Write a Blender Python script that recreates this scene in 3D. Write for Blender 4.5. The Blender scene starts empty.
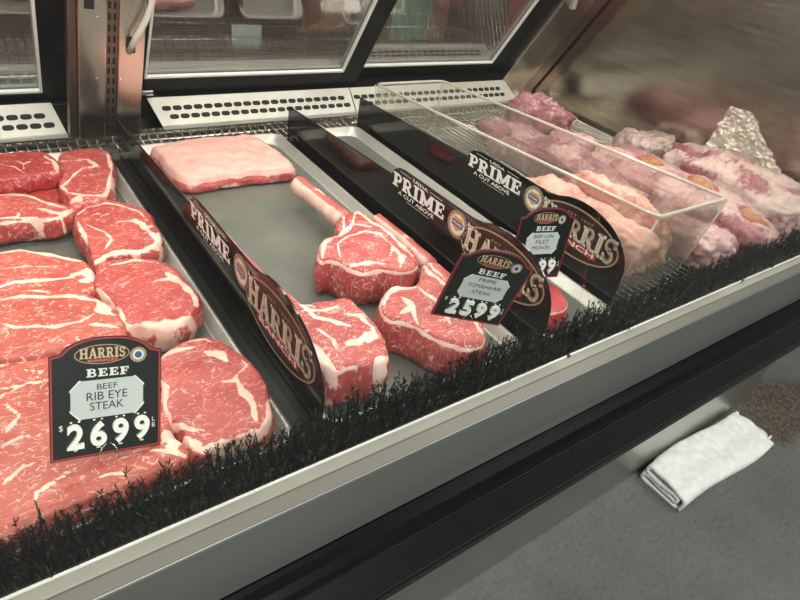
import bpy, math, random
import numpy as np
from mathutils import Vector, Matrix, noise
from mathutils.bvhtree import BVHTree
random.seed(7)
scn = bpy.context.scene
col = scn.collection
PI = math.pi
# ------------------------------------------------------------------ camera frame
CAM = Vector((0, 0, 1.15))
AX = Vector((0.80900715, -0.23371318, 0.5393381))
AY = Vector((-0.56710165, -0.55168202, 0.61159027))
AZ = Vector((0.15460643, -0.80064043, -0.57885383))

def ray(px, py):
    d = Vector((px - 400, py - 300, 600.0))
    return Vector((d.dot(AX), d.dot(AY), d.dot(AZ)))

def at_plane(px, py, P0, n):
    r = ray(px, py)
    return CAM + r * ((Vector(P0) - CAM).dot(n) / r.dot(n))

def at_z(px, py, z): return at_plane(px, py, (0, 0, z), Vector((0, 0, 1)))
def at_x(px, py, x): return at_plane(px, py, (x, 0, 0), Vector((1, 0, 0)))
def at_y(px, py, y): return at_plane(px, py, (0, y, 0), Vector((0, 1, 0)))

# ------------------------------------------------------------------ object helpers
def tag(o, label=None, cat=None, group=None, kind=None):
    if label: o['label'] = label
    if cat: o['category'] = cat
    if group: o['group'] = group
    if kind: o['kind'] = kind
    return o

def empty(name, loc, label=None, cat=None, group=None, kind=None):
    o = bpy.data.objects.new(name, None)
    col.objects.link(o)
    o.location = loc
    o.empty_display_size = .05
    return tag(o, label, cat, group, kind)

class MB:
    def __init__(s): s.v = []; s.f = []; s.m = []; s.attr = None
    def add(s, vs, fs, mi=0):
        b = len(s.v); s.v += [Vector(p) for p in vs]
        s.f += [tuple(b + i for i in f) for f in fs]; s.m += [mi] * len(fs)
    def box(s, x0, x1, y0, y1, z0, z1, mi=0, M=None):
        p = [Vector((x, y, z)) for z in (z0, z1) for y in (y0, y1) for x in (x0, x1)]
        if M is not None: p = [M @ q for q in p]
        s.add(p, [(0, 2, 3, 1), (4, 5, 7, 6), (0, 1, 5, 4), (2, 6, 7, 3), (0, 4, 6, 2), (1, 3, 7, 5)], mi)
    def tube(s, path, r, n=8, mi=0, caps=True):
        path = [Vector(p) for p in path]
        rs = r if isinstance(r, (list, tuple)) else [r] * len(path)
        t0 = (path[1] - path[0]).normalized()
        up = Vector((0, 0, 1)) if abs(t0.z) < .9 else Vector((1, 0, 0))
        side = t0.cross(up).normalized()
        rings = []
        for i, p in enumerate(path):
            a = path[max(i - 1, 0)]; b = path[min(i + 1, len(path) - 1)]
            t = (b - a).normalized()
            side = (side - t * side.dot(t)).normalized()
            w = t.cross(side)
            rings.append([p + (side * math.cos(2 * PI * k / n) + w * math.sin(2 * PI * k / n)) * rs[i] for k in range(n)])
        vs = [q for rg in rings for q in rg]
        fs = []
        for i in range(len(path) - 1):
            for k in range(n):
                fs.append((i * n + k, i * n + (k + 1) % n, (i + 1) * n + (k + 1) % n, (i + 1) * n + k))
        if caps:
            fs.append(tuple(range(n - 1, -1, -1)))
            fs.append(tuple((len(path) - 1) * n + k for k in range(n)))
        s.add(vs, fs, mi)
    def prism(s, prof, x0, x1, mi=0, axis='x'):
        # closed profile of (y,z) extruded along x
        n = len(prof)
        def P(a, q):
            return (a, q[0], q[1]) if axis == 'x' else (q[0], a, q[1])
        vs = [P(x0, q) for q in prof] + [P(x1, q) for q in prof]
        fs = [(i, (i + 1) % n, n + (i + 1) % n, n + i) for i in range(n)]
        fs += [tuple(range(n - 1, -1, -1)), tuple(range(n, 2 * n))]
        s.add(vs, fs, mi)
    def build(s, name, mats, parent=None, smooth=False, bevel=0, origin=None, seg=2):
        me = bpy.data.meshes.new(name)
        o = Vector(origin) if origin is not None else Vector((0, 0, 0))
        me.from_pydata([tuple(v - o) for v in s.v], [], s.f)
        if not isinstance(mats, (list, tuple)): mats = [mats]
        for m in mats: me.materials.append(m)
        me.polygons.foreach_set('material_index', s.m)
        if s.attr is not None:
            a = me.attributes.new('fat', 'FLOAT', 'POINT')
            a.data.foreach_set('value', [float(x) for x in s.attr])
        if smooth: me.polygons.foreach_set('use_smooth', [True] * len(me.polygons))
        me.update()
        ob = bpy.data.objects.new(name, me)
        col.objects.link(ob)
        if parent is not None:
            ob.parent = parent
            ob.location = o - world_loc(parent)
        else:
            ob.location = o
        if bevel:
            b = ob.modifiers.new('bevel', 'BEVEL'); b.width = bevel; b.segments = seg; b.limit_method = 'ANGLE'
            b.harden_normals = False
        return ob

def world_loc(o):
    p = Vector(o.location)
    while o.parent is not None:
        o = o.parent; p += Vector(o.location)
    return p

# ------------------------------------------------------------------ materials
def new_mat(name):
    m = bpy.data.materials.new(name); m.use_nodes = True
    nt = m.node_tree
    return m, nt, nt.nodes, nt.links, nt.nodes['Principled BSDF']

def nd(N, t, **kw):
    n = N.new(t)
    for k, v in kw.items():
        if k.startswith('i_'):
            n.inputs[k[2:].replace('_', ' ')].default_value = v
        else: setattr(n, k, v)
    return n

def ramp(N, stops):
    r = N.new('ShaderNodeValToRGB'); e = r.color_ramp.elements
    while len(e) < len(stops): e.new(.5)
    for i, (p, c) in enumerate(stops):
        e[i].position = p; e[i].color = (*c, 1) if len(c) == 3 else c
    return r

def simple(name, colr, rough=.5, metal=0, spec=.5, noise_amt=0, noise_scale=40, bump=0, bump_scale=200, coat=0):
    m, nt, N, L, B = new_mat(name)
    B.inputs['Roughness'].default_value = rough
    B.inputs['Metallic'].default_value = metal
    B.inputs['Specular IOR Level'].default_value = spec
    B.inputs['Coat Weight'].default_value = coat
    tc = nd(N, 'ShaderNodeTexCoord')
    nz = nd(N, 'ShaderNodeTexNoise', i_Scale=noise_scale, i_Detail=5.0)
    L.new(tc.outputs['Object'], nz.inputs['Vector'])
    c0 = [max(0, c * (1 - noise_amt)) for c in colr]; c1 = [min(1, c * (1 + noise_amt)) for c in colr]
    r = ramp(N, [(.3, c0), (.7, c1)])
    L.new(nz.outputs['Fac'], r.inputs['Fac']); L.new(r.outputs['Color'], B.inputs['Base Color'])
    if bump:
        n2 = nd(N, 'ShaderNodeTexNoise', i_Scale=bump_scale, i_Detail=4.0)
        L.new(tc.outputs['Object'], n2.inputs['Vector'])
        bp = nd(N, 'ShaderNodeBump', i_Strength=bump, i_Distance=.002)
        L.new(n2.outputs['Fac'], bp.inputs['Height']); L.new(bp.outputs['Normal'], B.inputs['Normal'])
    return m

def brushed(name, colr, rough, stretch=(1, 60, 60), amt=.12, metal=1.0):
    m, nt, N, L, B = new_mat(name)
    B.inputs['Metallic'].default_value = metal
    tc = nd(N, 'ShaderNodeTexCoord'); mp = nd(N, 'ShaderNodeMapping'); mp.inputs['Scale'].default_value = stretch
    nz = nd(N, 'ShaderNodeTexNoise', i_Scale=8.0, i_Detail=4.0)
    L.new(tc.outputs['Object'], mp.inputs['Vector']); L.new(mp.outputs['Vector'], nz.inputs['Vector'])
    r = ramp(N, [(.3, [c * (1 - amt) for c in colr]), (.7, [min(1, c * (1 + amt)) for c in colr])])
    L.new(nz.outputs['Fac'], r.inputs['Fac']); L.new(r.outputs['Color'], B.inputs['Base Color'])
    mr = nd(N, 'ShaderNodeMapRange'); mr.inputs['To Min'].default_value = rough * .75; mr.inputs['To Max'].default_value = rough * 1.3
    L.new(nz.outputs['Fac'], mr.inputs['Value']); L.new(mr.outputs['Result'], B.inputs['Roughness'])
    return m

def meat_mat(name, red, red2, fatc, fat2, marb=1.0, rough=.38, coat=0., scale=1.0, bump=.35, fat_bias=0.0, sss=.0, soft=.12):
    m, nt, N, L, B = new_mat(name)
    tc = nd(N, 'ShaderNodeTexCoord')
    mp = nd(N, 'ShaderNodeMapping'); mp.inputs['Scale'].default_value = (scale, scale, scale * .6)
    L.new(tc.outputs['Object'], mp.inputs['Vector'])
    oi = nd(N, 'ShaderNodeObjectInfo')
    ofs = nd(N, 'ShaderNodeVectorMath', operation='ADD')
    sc = nd(N, 'ShaderNodeMath', operation='MULTIPLY'); sc.inputs[1].default_value = 37.0
    L.new(oi.outputs['Random'], sc.inputs[0]); L.new(mp.outputs['Vector'], ofs.inputs[0]); L.new(sc.outputs[0], ofs.inputs[1])
    V = ofs.outputs[0]
    nw = nd(N, 'ShaderNodeTexNoise', i_Scale=28.0, i_Detail=3.0)
    L.new(V, nw.inputs['Vector'])
    wsub = nd(N, 'ShaderNodeVectorMath', operation='SUBTRACT'); wsub.inputs[1].default_value = (.5, .5, .5)
    L.new(nw.outputs['Color'], wsub.inputs[0])
    wsc = nd(N, 'ShaderNodeVectorMath', operation='SCALE'); wsc.inputs['Scale'].default_value = .03
    L.new(wsub.outputs[0], wsc.inputs[0])
    wv = nd(N, 'ShaderNodeVectorMath', operation='ADD'); L.new(V, wv.inputs[0]); L.new(wsc.outputs[0], wv.inputs[1])
    def lines(vs, width, nscale, lo, hi, seed):
        vo = nd(N, 'ShaderNodeTexVoronoi', feature='DISTANCE_TO_EDGE'); vo.inputs['Scale'].default_value = vs
        st = nd(N, 'ShaderNodeMapping'); st.inputs['Scale'].default_value = (.72, 1.45, 1); st.inputs['Location'].default_value = (seed, seed, 0)
        st.inputs['Rotation'].default_value = (0, 0, seed)
        L.new(wv.outputs[0], st.inputs['Vector']); L.new(st.outputs['Vector'], vo.inputs['Vector'])
        a = nd(N, 'ShaderNodeMapRange'); a.inputs['From Min'].default_value = width; a.inputs['From Max'].default_value = width * .25
        L.new(vo.outputs['Distance'], a.inputs['Value'])
        nn = nd(N, 'ShaderNodeTexNoise', i_Scale=nscale, i_Detail=2.0); L.new(st.outputs['Vector'], nn.inputs['Vector'])
        b = nd(N, 'ShaderNodeMapRange'); b.inputs['From Min'].default_value = lo; b.inputs['From Max'].default_value = hi
        L.new(nn.outputs['Fac'], b.inputs['Value'])
        k = nd(N, 'ShaderNodeMath', operation='MULTIPLY'); L.new(a.outputs[0], k.inputs[0]); L.new(b.outputs[0], k.inputs[1])
        return k.outputs[0]
    l1 = lines(36, .026, 34, .56, .70, .5)
    l2 = lines(80, .042, 60, .54, .68, .9)
    l3 = lines(165, .11, 190, .50, .66, .3)
    mx = nd(N, 'ShaderNodeMath', operation='MAXIMUM'); L.new(l1, mx.inputs[0]); L.new(l2, mx.inputs[1])
    mx2 = nd(N, 'ShaderNodeMath', operation='MAXIMUM'); L.new(mx.outputs[0], mx2.inputs[0]); L.new(l3, mx2.inputs[1])
    mm = nd(N, 'ShaderNodeMath', operation='MULTIPLY'); mm.inputs[1].default_value = marb; L.new(mx2.outputs[0], mm.inputs[0])
    at = nd(N, 'ShaderNodeAttribute', attribute_name='fat')
    # ragged edge on the big fat seams
    nr = nd(N, 'ShaderNodeTexNoise', i_Scale=95.0, i_Detail=5.0); L.new(V, nr.inputs['Vector'])
    ns = nd(N, 'ShaderNodeMath', operation='MULTIPLY_ADD'); ns.inputs[1].default_value = 1.3; ns.inputs[2].default_value = -.65 + fat_bias
    L.new(nr.outputs['Fac'], ns.inputs[0])
    ad = nd(N, 'ShaderNodeMath', operation='ADD'); L.new(at.outputs['Fac'], ad.inputs[0]); L.new(ns.outputs[0], ad.inputs[1])
    st = nd(N, 'ShaderNodeMapRange', interpolation_type='SMOOTHSTEP'); st.inputs['From Min'].default_value = .5 - soft; st.inputs['From Max'].default_value = .5 + soft
    L.new(ad.outputs[0], st.inputs['Value'])
    fm = nd(N, 'ShaderNodeMath', operation='MAXIMUM'); L.new(st.outputs[0], fm.inputs[0]); L.new(mm.outputs[0], fm.inputs[1])
    rr = ramp(N, [(.3, red2), (.65, red)])
    nb = nd(N, 'ShaderNodeTexNoise', i_Scale=22.0, i_Detail=6.0); L.new(V, nb.inputs['Vector']); L.new(nb.outputs['Fac'], rr.inputs['Fac'])
    fr = ramp(N, [(.35, fat2), (.65, fatc)])
    nf = nd(N, 'ShaderNodeTexNoise', i_Scale=60.0, i_Detail=4.0); L.new(V, nf.inputs['Vector']); L.new(nf.outputs['Fac'], fr.inputs['Fac'])
    mix = nd(N, 'ShaderNodeMixRGB'); L.new(fm.outputs[0], mix.inputs['Fac']); L.new(rr.outputs['Color'], mix.inputs[1]); L.new(fr.outputs['Color'], mix.inputs[2])
    L.new(mix.outputs[0], B.inputs['Base Color'])
    B.inputs['Roughness'].default_value = rough
    B.inputs['Coat Weight'].default_value = coat; B.inputs['Coat Roughness'].default_value = .05; B.inputs['Coat IOR'].default_value = 1.6
    if sss:
        B.inputs['Subsurface Weight'].default_value = sss
        B.inputs['Subsurface Radius'].default_value = (.006, .002, .0015)
        B.inputs['Subsurface Scale'].default_value = 1.0
    nh = nd(N, 'ShaderNodeTexNoise', i_Scale=170.0, i_Detail=4.0); L.new(V, nh.inputs['Vector'])
    ha = nd(N, 'ShaderNodeMath', operation='MULTIPLY_ADD'); ha.inputs[1].default_value = .5
    L.new(fm.outputs[0], ha.inputs[0]); L.new(nh.outputs['Fac'], ha.inputs[2])
    bp = nd(N, 'ShaderNodeBump', i_Strength=bump, i_Distance=.002); L.new(ha.outputs[0], bp.inputs['Height'])
    L.new(bp.outputs['Normal'], B.inputs['Normal'])
    if coat:
        # wrinkles of the vacuum film over the meat
        wk = nd(N, 'ShaderNodeTexNoise', i_Scale=70.0, i_Detail=5.0, i_Distortion=2.0, i_Roughness=.6); L.new(V, wk.inputs['Vector'])
        b2 = nd(N, 'ShaderNodeBump', i_Strength=1.0, i_Distance=.013); L.new(wk.outputs['Fac'], b2.inputs['Height'])
        L.new(b2.outputs['Normal'], B.inputs['Coat Normal'])
    return m

def clear_mat(name, tint, refl=1.0, rough=.0, boost=0.0, haze=0.0, haze_col=(.8, .8, .8)):
    m = bpy.data.materials.new(name); m.use_nodes = True
    nt = m.node_tree; N = nt.nodes; L = nt.links; N.clear()
    out = nd(N, 'ShaderNodeOutputMaterial')
    tr = nd(N, 'ShaderNodeBsdfTransparent'); tr.inputs[0].default_value = (*tint, 1)
    gl = nd(N, 'ShaderNodeBsdfGlossy'); gl.inputs['Roughness'].default_value = rough
    lw = nd(N, 'ShaderNodeLayerWeight', i_Blend=.5)
    pw = nd(N, 'ShaderNodeMath', operation='POWER'); pw.inputs[1].default_value = 5.0; L.new(lw.outputs['Facing'], pw.inputs[0])
    fr = nd(N, 'ShaderNodeMath', operation='MULTIPLY_ADD'); fr.inputs[1].default_value = .96; fr.inputs[2].default_value = .04; L.new(pw.outputs[0], fr.inputs[0])
    ml = nd(N, 'ShaderNodeMath', operation='MULTIPLY_ADD', use_clamp=True); ml.inputs[1].default_value = refl; ml.inputs[2].default_value = boost
    L.new(fr.outputs[0], ml.inputs[0])
    mx = nd(N, 'ShaderNodeMixShader'); L.new(ml.outputs[0], mx.inputs[0]); L.new(tr.outputs[0], mx.inputs[1]); L.new(gl.outputs[0], mx.inputs[2])
    last = mx
    if haze:
        df = nd(N, 'ShaderNodeBsdfDiffuse'); df.inputs[0].default_value = (*haze_col, 1)
        m2 = nd(N, 'ShaderNodeMixShader'); m2.inputs[0].default_value = haze
        L.new(mx.outputs[0], m2.inputs[1]); L.new(df.outputs[0], m2.inputs[2]); last = m2
    L.new(last.outputs[0], out.inputs[0])
    return m

M = {}
M['steel'] = brushed('brushed_steel', (.62, .61, .58), .26)
M['steel_edge'] = brushed('polished_steel', (.78, .77, .73), .2)
M['steel_wall'] = brushed('end_wall_steel', (.54, .48, .42), .20, (1, 1.2, 14), .13)
M['steel_post'] = brushed('post_steel', (.62, .57, .52), .22, (60, 60, 2), .08)
M['rail'] = simple('rail_face', (.215, .22, .212), .40, .6, .5, .05, 6)
M['bevel'] = simple('rail_bevel_steel', (.150, .140, .120), .46, .4, .5, .06, 6)
M['gasket'] = simple('rail_gasket', (.27, .26, .22), .4, 0, .4, .12, 12)
M['black_rubber'] = simple('bumper_black', (.003, .0035, .005), .26, 0, .3, .2)
M['black_frame'] = simple('door_frame_black', (.006, .006, .006), .35, 0, .3, .2)
M['slot'] = simple('dark_slot', (.006, .006, .006), .7)
M['standard'] = brushed('slotted_standard', (.22, .18, .155), .42, (60, 60, 2), .15)
M['vent'] = simple('vent_metal', (.54, .54, .50), .38, .35, .5, .06, 20)
M['white_edge'] = simple('sash_edge', (.75, .75, .71), .4)
M['liner'] = simple('tray_liner_grey', (.150, .158, .140), .38, .2, .5, .16, 14, .12, 120)
M['rim'] = simple('tray_rim', (.45, .45, .415), .33, .45, .5, .06, 20)
M['deck'] = simple('deck_pan', (.16, .16, .15), .5, .6)
M['wire'] = simple('rack_wire', (.72, .70, .62), .25, 1.0)
M['acrylic_black'] = simple('black_acrylic', (.011, .009, .009), .09, 0, .5, .1)
M['divider_foot'] = simple('divider_foot_black', (.012, .013, .013), .3)
M['bristle'] = simple('black_bristle', (.010, .0105, .010), .42, 0, .5, .4, 300)
M['white'] = simple('print_white', (.80, .79, .75), .5)
M['gold'] = simple('print_gold', (.42, .30, .19), .45, .2)
M['goldlight'] = simple('print_gold_light', (.62, .47, .30), .45)
M['brown'] = simple('print_brown', (.030, .013, .010), .35)
M['printred'] = simple('print_red', (.42, .03, .045), .5)
M['blue'] = simple('print_blue', (.06, .09, .26), .5)
M['orange'] = simple('print_orange', (.65, .30, .06), .5)
M['black_print'] = simple('print_black', (.012, .012, .012), .5)
M['sign_black'] = simple('sign_black', (.012, .014, .014), .3)
M['card'] = simple('card_grey', (.58, .62, .62), .55, 0, .3, .03, 30)
M['digit'] = simple('digit_white', (.92, .92, .90), .4)
M['glass'] = clear_mat('front_glass', (.97, .985, .975), 1.0, 0, 0.0)
M['door_glass'] = clear_mat('door_glass', (.86, .89, .86), 1.6, .015, .28, .02, (.5, .55, .52))
M['bin'] = clear_mat('clear_acrylic', (.95, .95, .93), 1.1, .02, .015, .05, (.8, .78, .74))
M['bin_rim'] = clear_mat('clear_acrylic_edge', (.9, .88, .84), 1.0, .08, .12, .42, (.82, .78, .72))
M['film'] = clear_mat('plastic_film', (.9, .88, .84), 1.5, .14, .12, .36, (.80, .74, .64))
M['towel'] = simple('towel_terry', (.80, .82, .80), .95, 0, .1, .08, 60, .9, 420)
M['hose'] = simple('hose_grey', (.55, .52, .48), .4)
M['chrome'] = simple('chrome', (.8, .8, .78), .12, 1)
M['meat'] = meat_mat('ribeye_meat', (.46, .076, .068), (.35, .045, .044), (.86, .60, .50), (.76, .43, .36), .72)
M['meat_salmon'] = meat_mat('ribeye_meat_pale', (.50, .105, .078), (.40, .065, .052), (.88, .63, .52), (.78, .48, .39), .8)
M['meat_dark'] = meat_mat('ribeye_meat_deep', (.40, .042, .038), (.29, .022, .024), (.84, .54, .46), (.70, .38, .32), .5)
M['tomahawk'] = meat_mat('tomahawk_meat', (.47, .088, .085), (.36, .045, .048), (.86, .63, .55), (.76, .46, .41), .85, scale=1.0)
M['bone'] = meat_mat('bone_fat', (.48, .125, .115), (.40, .08, .08), (.80, .54, .46), (.68, .38, .33), .0, .4, soft=.3)
M['slab'] = meat_mat('fat_cap', (.46, .085, .08), (.36, .05, .055), (.78, .43, .385), (.70, .36, .32), .5, .42, bump=.3, soft=.2)
M['filet'] = meat_mat('filet_meat', (.55, .05, .06), (.45, .03, .04), (.8, .5, .45), (.7, .4, .35), .3)
M['bag_purple'] = meat_mat('bagged_meat_purple', (.31, .10, .12), (.14, .032, .045), (.54, .31, .32), (.40, .20, .21), .8, .3, 1., 1.2, soft=.25)
M['bag_pink'] = meat_mat('bagged_meat_pink', (.40, .145, .16), (.22, .055, .075), (.64, .42, .405), (.48, .27, .275), .9, .3, 1., 1.2, soft=.25)
M['bag_fat'] = meat_mat('bagged_meat_fat', (.30, .075, .10), (.20, .035, .06), (.62, .46, .415), (.48, .32, .30), .6, .3, 1., 1.1, soft=.25)
M['bag_grey'] = meat_mat('bagged_meat_grey', (.32, .22, .20), (.20, .12, .115), (.50, .38, .35), (.38, .28, .26), .5, .3, 1., .9, soft=.35)
M['suet'] = meat_mat('pale_fat', (.60, .24, .20), (.52, .17, .15), (.76, .46, .39), (.68, .36, .30), .1, .4, .1, 1, .2, soft=.4)
M['suet_tan'] = meat_mat('tan_fat', (.42, .13, .09), (.30, .07, .05), (.66, .43, .34), (.54, .30, .23), .6, .4, .1, 1., soft=.3)
M['sticker_gold'] = simple('sticker_gold', (.36, .185, .085), .4, .1, .5, .45, 90)
M['sticker_red'] = simple('sticker_red', (.36, .07, .06), .4)

PATCH = at_z(776, 410, 0)
def floor_mat():
    m, nt, N, L, B = new_mat('concrete_floor')
    tc = nd(N, 'ShaderNodeTexCoord')
    n1 = nd(N, 'ShaderNodeTexNoise', i_Scale=3.0, i_Detail=6.0, i_Roughness=.65); L.new(tc.outputs['Object'], n1.inputs['Vector'])
    r1 = ramp(N, [(.3, (.082, .090, .083)), (.7, (.138, .148, .136))]); L.new(n1.outputs['Fac'], r1.inputs['Fac'])
    n2 = nd(N, 'ShaderNodeTexNoise', i_Scale=95.0, i_Detail=6.0, i_Roughness=.8); L.new(tc.outputs['Object'], n2.inputs['Vector'])
    r2 = ramp(N, [(.33, (.30, .30, .30)), (.46, (.95, .95, .95)), (.58, (1.0, 1.0, 1.0)), (.70, (1.9, 1.9, 1.85))]); L.new(n2.outputs['Fac'], r2.inputs['Fac'])
    mu = nd(N, 'ShaderNodeMixRGB', blend_type='MULTIPLY'); mu.inputs[0].default_value = .8
    L.new(r1.outputs[0], mu.inputs[1]); L.new(r2.outputs[0], mu.inputs[2])
    # worn bare-aggregate patch beside the case
    mp = nd(N, 'ShaderNodeMapping'); mp.inputs['Location'].default_value = (-PATCH.x, -PATCH.y, 0)
    L.new(tc.outputs['Object'], mp.inputs['Vector'])
    mp2 = nd(N, 'ShaderNodeMapping'); mp2.inputs['Scale'].default_value = (4.2, 9.0, 1); L.new(mp.outputs[0], mp2.inputs['Vector'])
    ln = nd(N, 'ShaderNodeVectorMath', operation='LENGTH'); L.new(mp2.outputs[0], ln.inputs[0])
    n3 = nd(N, 'ShaderNodeTexNoise', i_Scale=14.0, i_Detail=4.0); L.new(tc.outputs['Object'], n3.inputs['Vector'])
    a = nd(N, 'ShaderNodeMath', operation='ADD'); L.new(ln.outputs['Value'], a.inputs[0]); L.new(n3.outputs['Fac'], a.inputs[1])
    mr = nd(N, 'ShaderNodeMapRange'); mr.inputs['From Min'].default_value = 1.55; mr.inputs['From Max'].default_value = 1.3; L.new(a.outputs[0], mr.inputs['Value'])
    vo = nd(N, 'ShaderNodeTexVoronoi'); vo.inputs['Scale'].default_value = 130.0; L.new(tc.outputs['Object'], vo.inputs['Vector'])
    r3 = ramp(N, [(0, (.20, .17, .13)), (.45, (.085, .068, .05)), (.8, (.05, .04, .03))]); L.new(vo.outputs['Distance'], r3.inputs['Fac'])
    mx = nd(N, 'ShaderNodeMixRGB'); L.new(mr.outputs[0], mx.inputs[0]); L.new(mu.outputs[0], mx.inputs[1]); L.new(r3.outputs[0], mx.inputs[2])
    L.new(mx.outputs[0], B.inputs['Base Color']); B.inputs['Roughness'].default_value = .6
    bp = nd(N, 'ShaderNodeBump', i_Strength=.3, i_Distance=.002); L.new(n2.outputs['Fac'], bp.inputs['Height']); L.new(bp.outputs[0], B.inputs['Normal'])
    return m
M['floor'] = floor_mat()
M['wall_dark'] = simple('back_wall_paint', (.16, .045, .04), .6, 0, .4, .15, 5)
M['wall_plain'] = simple('store_wall_paint', (.20, .19, .17), .7, 0, .4, .1, 5)
M['ceiling'] = simple('ceiling_dark', (.25, .25, .24), .8)

# ------------------------------------------------------------------ lettering
_text_cache = {}
def text_mesh(s, bold=0.0, shear=0.0):
    key = (s, bold, shear)
    if key in _text_cache: return _text_cache[key]
    cu = bpy.data.curves.new('t', 'FONT'); cu.body = s; cu.size = 1; cu.offset = bold; cu.shear = shear; cu.resolution_u = 4
    cu.align_x = 'LEFT'
    ob = bpy.data.objects.new('t', cu); col.objects.link(ob)
    dg = bpy.context.evaluated_depsgraph_get()
    me = bpy.data.meshes.new_from_object(ob.evaluated_get(dg))
    vs = [(v.co.x, v.co.y) for v in me.vertices]; fs = [tuple(p.vertices) for p in me.polygons]
    bpy.data.objects.remove(ob); bpy.data.curves.remove(cu); bpy.data.meshes.remove(me)
    x0 = min(v[0] for v in vs); x1 = max(v[0] for v in vs); y0 = min(v[1] for v in vs); y1 = max(v[1] for v in vs)
    vs = [((x - x0) / (x1 - x0), (y - y0) / (y1 - y0)) for x, y in vs]
    _text_cache[key] = (vs, fs)
    return vs, fs

def R_(x0, x1, y0, y1): return [(x0, y0), (x1, y0), (x1, y1), (x0, y1)]
def stroke(pts, w):
    out = []
    for (a, b) in zip(pts, pts[1:]):
        d = Vector(b) - Vector(a); l = d.length
        if l < 1e-6: continue
        d /= l; n = Vector((-d.y, d.x)) * w / 2; e = d * w * .22
        A = Vector(a) - e; Bq = Vector(b) + e
        out.append([tuple(A - n), tuple(Bq - n), tuple(Bq + n), tuple(A + n)])
    return out
def arc(cx, cy, rx, ry, a0, a1, n=9):
    return [(cx + rx * math.cos(math.radians(a0 + (a1 - a0) * i / n)), cy + ry * math.sin(math.radians(a0 + (a1 - a0) * i / n))) for i in range(n + 1)]
SL = .13
def glyph(c):
    if c == 'I': return .46, [R_(.11, .35, 0, 1), R_(0, .46, 0, SL), R_(0, .46, 1 - SL, 1)]
    if c == 'P': return .74, [R_(.09, .33, 0, 1), R_(0, .44, 0, SL), R_(0, .4, 1 - SL, 1)] + stroke([(.3, .93)] + arc(.42, .69, .22, .24, 90, -90) + [(.3, .45)], .17)
    if c == 'R': return .86, [R_(.09, .33, 0, 1), R_(0, .44, 0, SL), R_(0, .4, 1 - SL, 1), R_(.56, .88, 0, SL)] + stroke([(.3, .93)] + arc(.42, .71, .22, .22, 90, -90) + [(.3, .49)], .17) + stroke([(.46, .47), (.70, .05)], .22)
    if c == 'B': return .78, [R_(.09, .33, 0, 1), R_(0, .4, 0, SL), R_(0, .4, 1 - SL, 1)] + stroke([(.3, .93)] + arc(.42, .74, .2, .19, 90, -90) + [(.3, .55)], .15) + stroke([(.3, .5)] + arc(.44, .29, .23, .22, 90, -90) + [(.3, .07)], .16)
    if c == 'M': return 1.12, [R_(.09, .31, 0, 1), R_(.81, 1.03, 0, 1), R_(0, .42, 0, SL), R_(.70, 1.12, 0, SL), R_(0, .3, 1 - SL, 1), R_(.82, 1.12, 1 - SL, 1)] + stroke([(.2, .93), (.56, .2)], .22) + stroke([(.92, .93), (.56, .2)], .22)
    if c == 'E': return .74, [R_(.09, .33, 0, 1), R_(0, .70, 0, .15), R_(0, .68, .85, 1), R_(.3, .5, .43, .57), R_(.60, .72, 0, .34), R_(.58, .68, .68, 1), R_(.46, .54, .34, .66)]
    if c == 'F': return .70, [R_(.09, .33, 0, 1), R_(0, .46, 0, SL), R_(0, .68, .85, 1), R_(.3, .5, .43, .57), R_(.58, .68, .66, 1), R_(.46, .54, .34, .66)]
    if c == 'H': return .92, [R_(.09, .31, 0, 1), R_(.61, .83, 0, 1), R_(0, .4, 0, SL), R_(.52, .92, 0, SL), R_(0, .4, 1 - SL, 1), R_(.52, .92, 1 - SL, 1), R_(.3, .62, .43, .57)]
    if c == 'A': return .88, [R_(0, .3, 0, SL), R_(.54, .88, 0, SL), R_(.26, .6, .27, .40)] + stroke([(.14, .05), (.40, .96)], .15) + stroke([(.44, .98), (.72, .05)], .24)
    if c == 'S': return .68, stroke([(.60, .70)] + arc(.34, .73, .24, .2, 15, 270, 12) + arc(.34, .28, .24, .21, 90, -165, 12), .17) + [R_(.54, .64, .66, .98), R_(.03, .13, .02, .34)]
    if c == ' ': return .4, []
    return .5, []
def slab_text(s, gap=.06):
    polys = []; x = 0
    for c in s:
        w, ps = glyph(c)
        for p in ps: polys.append([(q[0] + x, q[1]) for q in p])
        x += w + gap
    W = x - gap
    return [[(q[0] / W, q[1]) for q in p] for p in polys]

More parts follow.
